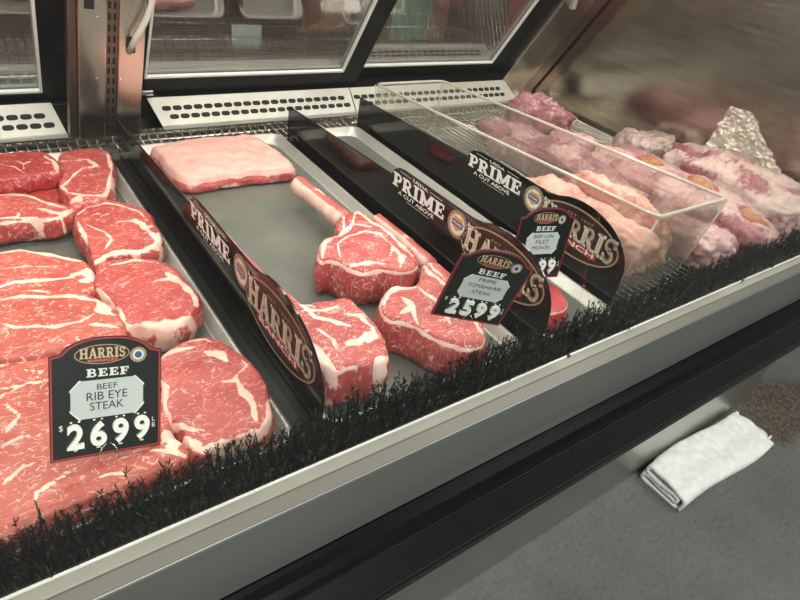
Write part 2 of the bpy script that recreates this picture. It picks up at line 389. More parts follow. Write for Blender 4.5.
class Decal:
    """flat printing on a surface: u along the reading direction, v up, n out of the face"""
    def __init__(s, O, U, Vv):
        s.O = Vector(O); s.U = Vector(U).normalized(); s.V = Vector(Vv).normalized(); s.n = s.U.cross(s.V).normalized(); s.mb = MB()
    def P(s, u, v, h): return s.O + s.U * u + s.V * v + s.n * h
    def quad_map(s, q):
        # q: 4 corners (u,v) bl, br, tr, tl
        a, b, c, d = [Vector(p) for p in q]
        return lambda x, y: (a * (1 - x) * (1 - y) + b * x * (1 - y) + c * x * y + d * (1 - x) * y)
    def polys(s, ps, q, h, mi=0, depth=0):
        f = s.quad_map(q)
        for ip, p in enumerate(ps):
            w = [f(*t) for t in p]; k = len(w)
            if not depth: h += 3e-5
            top = [s.P(t.x, t.y, h + depth) for t in w]
            if depth:
                bot = [s.P(t.x, t.y, h) for t in w]
                s.mb.add(top + bot, [tuple(range(k))] + [(i, k + i, k + (i + 1) % k, (i + 1) % k) for i in range(k)], mi)
            else: s.mb.add(top, [tuple(range(k))], mi)
    def slab(s, txt, q, h, mi=0, depth=0, gap=.06): s.polys(slab_text(txt, gap), q, h, mi, depth)
    def font(s, txt, q, h, mi=0, bold=0.0, shear=0., depth=0):
        vs, fs = text_mesh(txt, bold, shear); f = s.quad_map(q)
        w = [f(*t) for t in vs]
        top = [s.P(t.x, t.y, h + depth) for t in w]
        s.mb.add(top, fs, mi)
        if depth:
            ed = {}
            for fc in fs:
                for i in range(len(fc)):
                    e = (fc[i], fc[(i + 1) % len(fc)]); ed[e] = 1
            bot = [s.P(t.x, t.y, h) for t in w]; k = len(top)
            s.mb.add(top + bot, [(b, a, k + a, k + b) for (a, b) in ed if (b, a) not in ed], mi)
    def ellipse(s, c, ru, rv, h, mi=0, inner=None, rot=0, n=48):
        cs, sn = math.cos(rot), math.sin(rot)
        def E(k, f):
            a = 2 * PI * k / n; x = ru * math.cos(a); y = rv * math.sin(a)
            if f != 1: x, y = x * f[0], y * f[1]
            return s.P(c[0] + x * cs - y * sn, c[1] + x * sn + y * cs, h)
        o = [E(k, 1) for k in range(n)]
        if inner is None: s.mb.add(o, [tuple(range(n))], mi)
        else:
            i = [E(k, (1 - inner / ru, 1 - inner / rv)) for k in range(n)]
            s.mb.add(o + i, [(k, (k + 1) % n, n + (k + 1) % n, n + k) for k in range(n)], mi)
def RQ(u0, u1, v0, v1, slope=0.0): return [(u0, v0), (u1, v0 + slope), (u1, v1 + slope), (u0, v1)]

# ================================================================== ROOM
mb = MB(); mb.box(-3, 5, -3, 4, -.05, 0); tag(mb.build('floor', M['floor']), kind='structure')
mb = MB(); mb.box(-3, 5, 3.0, 3.1, 0, 3.0); tag(mb.build('wall_back', M['wall_dark']), kind='structure')
mb = MB(); mb.box(-3, 5, -3.0, 4, 3.0, 3.1); tag(mb.build('ceiling', M['ceiling']), kind='structure')

# ================================================================== DISPLAY CASE
XL, XR, XE = -.42, 1.50, 1.76
case = empty('display_case', (.55, .75, 0), 'long refrigerated meat display case with steel front rail and black bumper', 'display case')
# deck pan and body
mb = MB(); mb.box(XL, XR, .318, 1.30, .57, .60); mb.build('deck_pan', M['deck'], case)
mb = MB(); mb.box(XL, XE, .38, 1.28, .14, .57); mb.build('body', M['black_frame'], case, bevel=.004)
mb = MB(); mb.box(XL, XE, .352, .38, 0.0, .50); mb.build('kick_plate', brushed('kick_steel', (.50, .50, .47), .35, (1, 60, 60), .12), case)
mb = MB(); mb.box(XL, XE, .40, 1.26, 0.0, .14); mb.build('plinth', M['black_frame'], case)
# front rail: gasket strip, bevelled top, vertical face
mb = MB(); mb.prism([(.3125, .676), (.3005, .672), (.3005, .60), (.3125, .60)], XL, XE)
mb.build('glass_channel', M['gasket'], case, bevel=.001)
mb = MB(); mb.prism([(.2875, .6645), (.2866, .6640), (.2858, .6625), (.2858, .572), (.2875, .572)], XL, XE)
mb.build('front_rail', M['rail'], case, smooth=False)
mb = MB(); mb.prism([(.2995, .6705), (.2876, .6652), (.2876, .60), (.2995, .60)], XL, XE); mb.build('rail_bevel', M['bevel'], case)
mb = MB(); mb.box(XL, XE, .3105, .3130, .675, .6775); mb.build('channel_lip', M['white_edge'], case, bevel=.0006)
mb = MB(); mb.box(XL, XE, .287, .352, .48, .572); mb.build('rail_backing', M['black_frame'], case)
# bumper: rounded top then ribs
prof = [(.287, .570), (.278, .5705), (.268, .568), (.261, .562), (.2575, .553)]
zz = .547
while zz > .455:
    prof += [(.2572, zz), (.2590, zz - .0012), (.2590, zz - .0042), (.2572, zz - .0054)]; zz -= .0085
prof += [(.2572, .448), (.2560, .444), (.2560, .430), (.2585, .4245), (.266, .422), (.287, .422)]
mb = MB(); mb.prism(prof, XL, XE); mb.build('bumper', M['black_rubber'], case)
# rear lean frame
LA = math.radians(30)
LO = Vector((0, 1.25, .70)); LV = Vector((0, -math.sin(LA), math.cos(LA))); LW = Vector((0, -math.cos(LA), -math.sin(LA)))
ML = Matrix(((1, 0, 0, LO.x), (0, LW.y, LV.y, LO.y), (0, LW.z, LV.z, LO.z), (0, 0, 0, 1)))   # local (u, w, v)
def lbox(b, u0, u1, w0, w1, v0, v1, mi=0): b.box(u0, u1, w0, w1, v0, v1, mi, ML)
def lp(u, w, v): return ML @ Vector((u, w, v))
VT = .56
# back header / sill
mb = MB(); lbox(mb, XL, 1.40, -.04, .012, -.05, .005); mb.build('door_track', M['black_frame'], case, bevel=.003)
mb = MB(); lbox(mb, XL, XR, -.05, .06, VT, VT + .06); mb.build('rear_header', M['steel'], case)
def door(u0, u1, w, v0, stile_l, stile_r, rail_b):
    b = MB(); t = .018
    lbox(b, u0, u0 + stile_l, w - t, w, v0, VT)
    lbox(b, u1 - stile_r, u1, w - t, w, v0, VT)
    lbox(b, u0 + stile_l, u1 - stile_r, w - t, w, v0, v0 + rail_b)
    lbox(b, u0 + stile_l, u1 - stile_r, w - t, w, VT - .05, VT)
    d = b.build('sliding_door', M['black_frame'], case, bevel=.002)
    a0, a1, c0 = u0 + stile_l, u1 - stile_r, v0 + rail_b
    g = MB(); lbox(g, a0, a1, w - .012, w - .008, c0, VT - .05); g.build('glass_pane', M['door_glass'], d)
    e = MB(); q = .0045
    lbox(e, a0, a1, w - .006, w + .0008, c0, c0 + q); lbox(e, a1 - q, a1, w - .006, w + .0008, c0 + q, VT - .05); lbox(e, a0, a0 + q, w - .006, w + .0008, c0 + q, VT - .05)
    e.build('sash_trim', M['white_edge'], d)
door(-.40, .212, .0, .002, .05, .062, .024)
door(.285, .823, .0, .006, .04, .050, .046)
door(.778, 1.318, -.022, .006, .045, .046, .036)
# corner post at the right end, leaning with the doors
mb = MB(); lbox(mb, 1.318, 1.435, -.03, .012, -.06, VT); mb.build('corner_post', M['steel_post'], case, bevel=.003)
mb = MB(); lbox(mb, 1.435, 1.492, -.03, .006, -.06, VT); mb.build('corner_panel', brushed('corner_panel_steel', (.36, .29, .25), .3, (60, 60, 2), .15), case, bevel=.002)
p = at_plane(573, 3, lp(0, .014, 0), LW)
mb = MB(); mb.box(p.x - .008, p.x + .008, p.y - .008, p.y + .004, p.z - .014, p.z + .014); mb.build('post_clip', M['gasket'], case, bevel=.002)
# post with slotted standard, left
pw = .0
PB = Vector((.2365, 1.160, .655)); tl = math.radians(12); rl = math.radians(4.5)
PV = Vector((math.sin(rl), -math.sin(tl) * math.cos(rl), math.cos(tl) * math.cos(rl))); PU = Vector((1, 0, 0)); PU = (PU - PV * PU.dot(PV)).normalized(); PW = PU.cross(PV) * 1
MP = Matrix(((PU.x, PW.x, PV.x, PB.x), (PU.y, PW.y, PV.y, PB.y), (PU.z, PW.z, PV.z, PB.z), (0, 0, 0, 1)))
def pbox(b, u0, u1, w0, w1, v0, v1, mi=0): b.box(u0, u1, w0, w1, v0, v1, mi, MP)
def ppx(px, py, w=0): return at_plane(px, py, PB + PW * w, PW)
PT = .50
b = MB()
pbox(b, -.051, -.0085, -.022, 0, 0, PT); pbox(b, .0105, .053, -.022, 0, 0, PT); pbox(b, -.0085, .0105, -.022, -.010, 0, PT)
post = b.build('post', M['steel_post'], case, bevel=.0015)
b = MB(); pbox(b, -.064, -.0512, -.030, -.012, 0, PT); b.build('post_flange', M['standard'], post, bevel=.001)
b = MB(); pbox(b, -.0085, .0105, -.010, -.006, .004, PT)
v = .016
while v < PT - .03:
    for u in (-.0050, .0032): pbox(b, u, u + .0040, -.0061, -.0057, v, v + .0115, 1)
    v += .0190
b.build('slotted_standard', [M['standard'], M['slot']], post)
for (px, py) in ((89, 0), (131, 45)):
    q = MP.inverted() @ ppx(px, py)
    b = MB(); pbox(b, q.x - .0075, q.x + .0075, -.001, .0004, q.z - .014, q.z + .014); b.build('cable_slot', M['slot'], post)
b = MB(); pts = []
for (px, py) in ((129, 52), (134, 42), (141, 30), (147, 18), (151, 6), (154, -8), (158, -40)): pts.append(ppx(px, py, .0 if py > 50 else .018))
b.tube(pts, .0050, 10); b.build('cable', M['hose'], post, smooth=True)
for (px, py) in ((98, 17), (125, 17), (121, 79), (97, 79)):
    p = ppx(px, py); b = MB(); b.tube([p - PW * .001, p + PW * .0012], .0016, 8); b.build('rivet', M['chrome'], post)
b = MB(); p = at_plane(141, 93, lp(0, .012, 0), LW); b.tube([p, p + Vector((.022, 0, .0))], .0055, 10)
b.build('door_stop', M['chrome'], case, smooth=False)
# perforated vent panels (sloped)
def vent(u0t, u1t, u0b, u1b, h0, hn):
    b = MB()
    top = Vector((0, 1.238, .703)); bot = Vector((0, 1.195, .660))
    def Q(u, t, o=0):
        p = bot.lerp(top, t); nrm = Vector((0, -.707, .707)); p = p + nrm * o
        return Vector((u, p.y, p.z))
    b.add([Q(u0b, 0), Q(u1b, 0), Q(u1t, 1), Q(u0t, 1), Q(u0b, 0, -.002), Q(u1b, 0, -.002), Q(u1t, 1, -.002), Q(u0t, 1, -.002)],
          [(0, 1, 2, 3), (7, 6, 5, 4), (0, 4, 5, 1), (1, 5, 6, 2), (2, 6, 7, 3), (3, 7, 4, 0)])
    # lip along the foot
    b.box(u0b, u1b, 1.186, 1.1955, .656, .6605)
    for r, (t, of) in enumerate(((.60, 0), (.30, .011))):
        u = h0 + of
        while u < hn:
            pts = []
            for s_, a0 in ((1, -90), (-1, 90)):
                for i in range(7):
                    a = math.radians(a0 + 180 * i / 6); pts.append((u + s_ * .0042 + .0052 * math.cos(a) , .0052 * math.sin(a)))
            vs = [Q(x, t + y / .0608, .0004) for x, y in pts]
            b.add(vs, [tuple(range(len(vs)))], 1)
            u += .0215
    return b.build('vent_panel', [M['vent'], M['slot']], case)
vent(-.40, .160, -.40, .172, -.38, .150)
vent(.330, .80, .345, .80, .362, .79)
vent(.803, 1.325, .803, 1.350, .815, 1.30)
mb = MB(); mb.box(XL, XR, 1.20, 1.30, .60, .655); mb.build('rear_ledge', M['steel_edge'], case)
# end wall
mb = MB(); mb.prism([(.305, .60), (1.32, .60), (1.32, .72), (1.30 - .30, 1.22), (.42, 1.22), (.305, .70)], XR, XR + .012); mb.build('end_wall', M['steel_wall'], case)
mb = MB(); mb.prism([(.3135, .57), (1.32, .57), (1.32, .72), (1.0, 1.22), (.42, 1.22), (.3135, .70)], XR + .012, XE); mb.build('end_panel', M['black_frame'], case)
# front glass in two panes, leaning slightly back, and the canopy they meet
gt = Vector((0, .415, 1.20)); gb = Vector((0, .308, .668))
def pane(x0, x1):
    b = MB(); t = .006
    b.add([(x0, gb.y - t / 2, gb.z), (x1, gb.y - t / 2, gb.z), (x1, gt.y - t / 2, gt.z), (x0, gt.y - t / 2, gt.z),
           (x0, gb.y + t / 2, gb.z), (x1, gb.y + t / 2, gb.z), (x1, gt.y + t / 2, gt.z), (x0, gt.y + t / 2, gt.z)],
          [(0, 1, 2, 3), (7, 6, 5, 4), (0, 4, 5, 1), (1, 5, 6, 2), (2, 6, 7, 3), (3, 7, 4, 0)])
    return b.build('front_glass', M['glass'], case)
gx = at_plane(566, 359, (0, .3125, 0), Vector((0, 1, 0))).x
pane(XL, gx - .003); pane(gx + .003, XR)
mb = MB(); mb.box(gx - .003, gx + .003, .3095, .3145, .662, .6778); mb.build('glass_joint', M['slot'], case)
mb = MB(); mb.box(XL, XR, .41, 1.02, 1.225, 1.27); mb.build('canopy', M['steel'], case)
mb = MB(); mb.box(XL + .05, XR - .05, .53, .59, 1.195, 1.225); mb.build('lamp_housing', M['white'], case)
mb = MB(); mb.box(XL + .05, XR - .05, .85, .91, 1.195, 1.225); mb.build('lamp_housing', M['white'], case)

# ================================================================== RACKS
def rack(x0, x1, label):
    r = empty('wire_rack', ((x0 + x1) / 2, .75, .62), label, 'wire rack', None)
    b = MB()
    for y in (.372, .60, .85, 1.10, 1.135, 1.185): b.tube([(x0, y, .6365), (x1, y, .6365)], .0028, 6)
    b.build('cross_wires', M['wire'], r, smooth=True)
    b = MB(); x = x0 + .008
    while x < x1 - .004:
        b.tube([(x, .366, .641), (x, 1.187, .641), (x, 1.192, .650)], .0018, 5); x += .0165
    b.build('long_wires', M['wire'], r, smooth=True)
    for x in (x0 + .03, x1 - .03):
        for y in (.40, 1.10):
            b = MB(); b.tube([(x, y, .60), (x, y, .6365)], .003, 6); b.build('foot', M['wire'], r)
rack(-.40, .232, 'wire rack under the ribeye tray at the left of the case')
rack(.240, .775, 'wire rack under the tomahawk and filet trays, edge showing behind pale slab')
rack(.785, 1.485, 'wire rack under the clear bin and bagged cuts at right end')

# ================================================================== TRAYS
TZ = .650
def tray(x0, x1, y0, y1, label):
    t = empty('meat_tray', ((x0 + x1) / 2, (y0 + y1) / 2, .644), label, 'tray', 'grey steel trays in the meat case')
    def loop(i, z, r=.02, n=5):
        P = []
        for cx, cy, a0 in ((x1 - i - r, y1 - i - r, 0), (x0 + i + r, y1 - i - r, 90), (x0 + i + r, y0 + i + r, 180), (x1 - i - r, y0 + i + r, 270)):
            for k in range(n + 1):
                a = math.radians(a0 + 90 * k / n); P.append(Vector((cx + r * math.cos(a), cy + r * math.sin(a), z)))
        return P
    L_ = [loop(.002, .664), loop(0, .667), loop(.003, .6685), loop(.006, .667), loop(.009, .6505), loop(.014, .650)]
    b = MB(); n = len(L_[0])
    vs = [p for l in L_ for p in l]
    fs = [(i * n + k, i * n + (k + 1) % n, (i + 1) * n + (k + 1) % n, (i + 1) * n + k) for i in range(len(L_) - 1) for k in range(n)]
    o2 = loop(.010, .6435); vs += o2; j = len(L_) * n
    fs += [((k + 1) % n, k, j + k, j + (k + 1) % n) for k in range(n)]
    b.add(vs, fs); b.build('rim', M['rim'], t, smooth=True)
    b = MB(); a = loop(.0135, .6502); c = loop(.0105, .6435); b.add(a + c, [tuple(range(n)), tuple(range(2 * n - 1, n - 1, -1))]); b.build('pan_floor', M['liner'], t)
    return t
tray(-.13, .214, .352, 1.10, 'grey steel tray full of ribeye steaks at left')
tray(.2465, .550, .352, 1.10, 'grey steel tray holding tomahawk steaks and pale slab')
tray(.582, .742, .352, 1.10, 'narrow grey steel tray between the two right black dividers')

# ================================================================== DIVIDERS
def divider(X, off, label, foot_left=True):
    d = empty('tray_divider', (X, .72, .645), label, 'divider', 'black acrylic dividers printed with white lettering')
    pr = [(1.09, .725), (.722, .745), (.716, .756), (.706, .763), (.69, .7655), (.545, .768), (.520, .769), (.505, .772)]
    for i in range(1, 15):
        a = math.radians(118 - 118 * i / 14)
        pr.append((.452 - .100 * math.cos(math.radians(180) - a) * -1 * -1 if False else .452 - .100 * math.cos(a), .712 + .072 * math.sin(a)))
    pr = [(y, z) for y, z in pr] + [(.351, .70), (.353, .646), (1.09, .646)]
    pr = [(y + off, z) for y, z in pr]
    b = MB(); b.prism(pr, X, X + .003); panel = b.build('panel', M['acrylic_black'], d, bevel=.0004, seg=1)
    b = MB()
    b.box(X - .016, X, .36 + off, 1.085 + off, .6455, .6495); b.box(X + .003, X + .010, .36 + off, 1.085 + off, .6455, .6495)
    b.box(X - .016, X - .012, .36 + off, 1.085 + off, .6495, .653)
    b.build('foot', M['divider_foot'], d)
    # printing faces -X ; reading direction runs toward the front (-Y)
    D = lambda: Decal((X - .0001, 0, 0), (0, -1, 0), (0, 0, 1))
    y = lambda v: -(v + off)
    w = D(); h = .0002
    w.slab('PRIME', [(y(.714), .7315), (y(.578), .7355), (y(.580), .7585), (y(.716), .7535)], h)
    w.font('USDA', RQ(y(.664), y(.626), .7580, .7628), h, 0, .012)
    w.polys([R_(0, 1, 0, 1)], RQ(y(.700), y(.670), .7600, .7606), h); w.polys([R_(0, 1, 0, 1)], RQ(y(.620), y(.590), .7612, .7618), h)
    w.font('A CUT ABOVE', [(y(.696), .7222), (y(.602), .7245), (y(.602), .7310), (y(.696), .7285)], h, 0, .014)
    w.polys([R_(0, 1, 0, 1)], RQ(y(.672), y(.612), .7190, .7196, .001), h)
    w.mb.build('slogan_lettering', M['white'], d)
    s = D(); c = (y(.549), .744)
    s.ellipse(c, .0215, .0215, .0002, 0); s.ellipse(c, .0213, .0213, .0003, 1, .0042); s.ellipse(c, .0150, .0150, .0004, 2)
    s.polys([[(0, .1), (.5, -.25), (1, .1), (1, 1), (0, 1)]], RQ(c[0] - .010, c[0] + .010, c[1] - .006, c[1] + .011), .0005, 3)
    s.polys([R_(0, 1, 0, 1)], RQ(c[0] - .0125, c[0] + .0125, c[1] - .003, c[1] + .006), .0006, 4)
    s.font('PRIME', RQ(c[0] - .010, c[0] + .010, c[1] - .0005, c[1] + .0035), .0008, 2, .01)
    for kk in range(22):
        a = 2 * PI * kk / 22
        s.ellipse((c[0] + .0192 * math.cos(a), c[1] + .0192 * math.sin(a)), .0011, .0011, .0005, 5, n=8)
    s.mb.build('round_seal', [M['goldlight'], M['gold'], M['white'], M['orange'], M['blue'], M['brown']], d)
    g = D(); c = (y(.452), .7335); rt = 0.0
    g.ellipse(c, .084, .0395, .0002, 0, None, rt); g.ellipse(c, .084, .0395, .0003, 1, .0028, rt)
    # big arched logo lettering with gold drop edge
    word = slab_text('HARRIS', .05)
    def arch(p, grow=0):
        out = []
        for (x, v_) in p:
            big = 1 + .42 * (2 * abs(x - .5)) ** 1.5
            u = c[0] - .076 + .152 * x
            out.append((u, c[1] + .003 + (v_ - .45) * .030 * big))
        return out
    for p in word:
        q = arch(p)
        g.mb.add([g.P(u + .0012, v_ - .0012, .0005) for u, v_ in q], [tuple(range(len(q)))], 2)
        g.mb.add([g.P(u, v_, .0008) for u, v_ in q], [tuple(range(len(q)))], 3)
        cu = sum(a for a, _ in q) / len(q); cv = sum(a for _, a in q) / len(q)
        g.mb.add([g.P(cu + (u - cu) * .66, cv + (v_ - cv) * .60, .0010) for u, v_ in q], [tuple(range(len(q)))], 5)
    g.polys([R_(0, 1, 0, 1)], RQ(c[0] - .050, c[0] + .050, c[1] - .0235, c[1] - .0130), .0004, 4)
    g.font('RANCH', RQ(c[0] - .045, c[0] + .045, c[1] - .0222, c[1] - .0142), .0006, 3, .02)
    g.font('EST. 1937', RQ(c[0] - .026, c[0] + .026, c[1] + .0235, c[1] + .0275), .0006, 2, .005)
    g.mb.build('oval_logo', [M['brown'], M['gold'], M['gold'], M['white'], M['printred'], M['goldlight']], d)
    return d
divider(.2345, 0, 'black divider along right side of the ribeye tray, seen at a sharp angle')
divider(.566, 0, 'middle black divider behind the tomahawk steaks, oval logo half covered by price sign')
divider(.752, .024, 'rightmost black divider beside the clear bin, lettering uncovered')

# ================================================================== PRICE SIGNS
def price_sign(pos, Rm, W, H, lines, price, label, wire_to):
    s = empty('price_sign', pos, label, 'price sign', 'black price signs with white digits')
    X_ = Vector(Rm[0]); Z_ = Vector(Rm[2]); pos = Vector(pos)
    D = Decal(pos, X_, Z_)
    nrm = D.n
    t = .002
    def outline(g):
        P = [(-W / 2 + g, g), (W / 2 - g, g), (W / 2 - g, H - g)]
        n = 14
        for i in range(n + 1):
            x = (W / 2 - .008) - (W - .016) * i / n
            f = abs(2 * i / n - 1)
            P.append((x * (1 - 2 * g / W), H - g + .002 + .0125 * (1 - f ** 2.6) ** .8))
        P.append((-W / 2 + g, H - g))
        return P
    def slabm(P, h0, h1, mb, mi):
        k = len(P)
        mb.add([D.P(u, v, h1) for u, v in P] + [D.P(u, v, h0) for u, v in P],
               [tuple(range(k)), tuple(range(2 * k - 1, k - 1, -1))] + [(i, k + i, k + (i + 1) % k, (i + 1) % k) for i in range(k)], mi)
    mb = MB(); slabm(outline(0), 0, t, mb, 0)
    for gi, mi, h in ((.0007, 1, t + .0001), (.0020, 0, t + .0002)):
        P = outline(gi); mb.add([D.P(u, v, h) for u, v in P], [tuple(range(len(P)))], mi)
    mb.build('board', [M['sign_black'], M['printred']], s)
    # logo on top
    D.mb = MB(); c = (-.004, H - .0005)
    D.ellipse(c, .0215, .0085, t + .0003, 0); D.ellipse(c, .0215, .0085, t + .0004, 1, .0009)
    D.slab('HARRIS', RQ(c[0] - .0175, c[0] + .0175, c[1] - .0030, c[1] + .0058), t + .0006, 2)
    D.polys([R_(0, 1, 0, 1)], RQ(c[0] - .012, c[0] + .012, c[1] - .0066, c[1] - .0036), t + .0006, 3)
    D.font('RANCH', RQ(c[0] - .011, c[0] + .011, c[1] - .0061, c[1] - .0041), t + .0008, 1)
    c = (.0245, H - .0035); D.ellipse(c, .0068, .0068, t + .0003, 1); D.ellipse(c, .0045, .0045, t + .0005, 4); D.ellipse(c, .0030, .0030, t + .0006, 5)
    D.mb.build('oval_logo', [M['brown'], M['gold'], M['goldlight'], M['printred'], M['white'], M['blue']], s)
    D.mb = MB(); D.slab('BEEF', RQ(-.0165, .0165, H - .0195, H - .0125), t + .0004, 0, 0, .1)
    D.mb.build('headline', M['white'], s); D.mb = MB()
    D.font('$', RQ(-W / 2 + .0065, -W / 2 + .0095, .0255, .0310), t + .0004); D.mb.build('currency_mark', M['white'], s); D.mb = MB(); D.font('L', RQ(W / 2 - .0075, W / 2 - .0050, .0235, .0275), t + .0004); D.mb.build('unit_letter', M['white'], s); D.mb = MB(); D.font('B', RQ(W / 2 - .0075, W / 2 - .0050, .0180, .0220), t + .0004)
    D.mb.build('unit_letter', M['white'], s)
    # paper card with clipped corners
    D.mb = MB(); a, b0, b1, k = .0285, H - .0555, H - .0225, .007
    P = [(-a + k, b0), (a - k, b0), (a, b0 + k), (a, b1 - k), (a - k, b1), (-a + k, b1), (-a, b1 - k), (-a, b0 + k)]
    slabm(P, t, t + .0006, D.mb, 0)
    for sx in (-1, 1):
        for vy, sy in ((b0, 1), (b1, -1)):
            D.polys([R_(0, 1, 0, 1)], [(sx * (a - k - .001), vy - sy * .0008), (sx * (a - k + .0006), vy - sy * .0008), (sx * (a + .0008), vy + sy * (k + .0002)), (sx * (a + .0008), vy + sy * (k + .0022))], t + .0007, 1)
    card = D.mb.build('paper_card', [M['card'], M['white']], s)
    D.mb = MB()
    for (txt, u0, u1, v0, v1) in lines:
        D.font(txt, RQ(u0, u1, v0 - .0004, v1 + .0004), t + .0008, 0, .0)
    D.mb.build('card_text', M['black_print'], card)
    # clip-on raised digits
    wd = .0128
    for i, ch in enumerate(price):
        u = -.0318 + i * .0175
        D.mb = MB(); D.font(ch, RQ(u, u + wd, .0095, .0310), t + .0008, 0, .03, 0, .0030)
        for du in (.0025, .0085): D.polys([R_(0, 1, 0, 1)], RQ(u + du, u + du + .0016, .0322, .0331), t + .0008, 0, .001)
        D.polys([R_(0, 1, 0, 1)], RQ(u + .005, u + .0080, .0074, .0083), t + .0008, 0, .001)
        D.mb.build('digit', M['digit'], s)
    # wire clip that pins the sign into the meat
    b = MB(); P0 = D.P(0, 0, 0)
    for sx in (-1, 1):
        b = MB()
        pts = [D.P(sx * .001, .010, t + .0012), D.P(sx * .005, .007, t + .0025), D.P(sx * .0085, .001, t + .003), D.P(sx * .0075, -.004, t + .002)]
        e = Vector(wire_to) + X_ * sx * .012
        pts += [pts[-1].lerp(e, .5), e]
        b.tube(pts, .0006, 6)
        b.build('wire_pin', M['wire'], s, smooth=True)
    return s
def cols(R): return [(R[0][i], R[1][i], R[2][i]) for i in range(3)]
R1 = cols([[0.955, -0.033, 0.206], [-0.056, 0.885, 0.42], [-0.196, -0.412, 0.884]])
R2 = cols([[0.871, 0.426, 0.12], [-0.407, 0.874, -0.158], [-0.172, 0.088, 0.98]])
R3 = cols([[0.955, 0.189, 0.078], [-0.197, 0.949, 0.118], [-0.052, -0.128, 0.99]])
SH = .083
price_sign((.0448, .391, .7015), R1, .0875, .0895, [('BEEF', -.0085, .0075, .0590, .0632), ('RIB EYE', -.0165, .0155, .0500, .0562), ('STEAK', -.0140, .0125, .0412, .0474)], '2699',
           'black price sign reading 2699, rib eye steak, standing on front left ribeye', (.048, .392, .690))
price_sign((.442, .380, .731), R2, .090, .090, [('PRIME', -.011, .011, .0605, .0648), ('TOMAHAWK', -.0215, .0215, .0515, .0560), ('STEAK', -.0120, .0120, .0425, .0470)], '2599',
           'tilted black price sign reading 2599, tomahawk steak, before the middle divider', (.440, .392, .705))
price_sign((.636, .446, .697), R3, .0952, .0952, [('BEEF LOIN', -.0170, .0170, .0650, .0695), ('FILET', -.0115, .0115, .0565, .0615), ('MIGNON', -.0155, .0155, .0475, .0525)], '2999',
           'black price sign reading filet mignon, half hidden behind middle divider', (.640, .452, .672))

# ================================================================== MEAT
def catmull(P, n):
    P = [np.array(p, float) for p in P]; k = len(P); out = []
    for i in range(k):
        p0, p1, p2, p3 = P[i - 1], P[i], P[(i + 1) % k], P[(i + 2) % k]
        for t in np.linspace(0, 1, 12, endpoint=False):
            out.append(.5 * ((2 * p1) + (-p0 + p2) * t + (2 * p0 - 5 * p1 + 4 * p2 - p3) * t * t + (-p0 + 3 * p1 - 3 * p2 + p3) * t ** 3))
    out = np.array(out)
    d = np.r_[0, np.cumsum(np.linalg.norm(np.roll(out, -1, 0) - out, axis=1))]
    s = np.linspace(0, d[-1], n, endpoint=False)
    xx = np.interp(s, d, np.r_[out[:, 0], out[0, 0]]); yy = np.interp(s, d, np.r_[out[:, 1], out[0, 1]])
    return np.stack([xx, yy], 1)
def seg_dist(P, a, b):
    ab = b - a; t = np.clip(((P - a) @ ab) / max(ab @ ab, 1e-12), 0, 1)
    return np.linalg.norm(P - (a + t[:, None] * ab), axis=1)
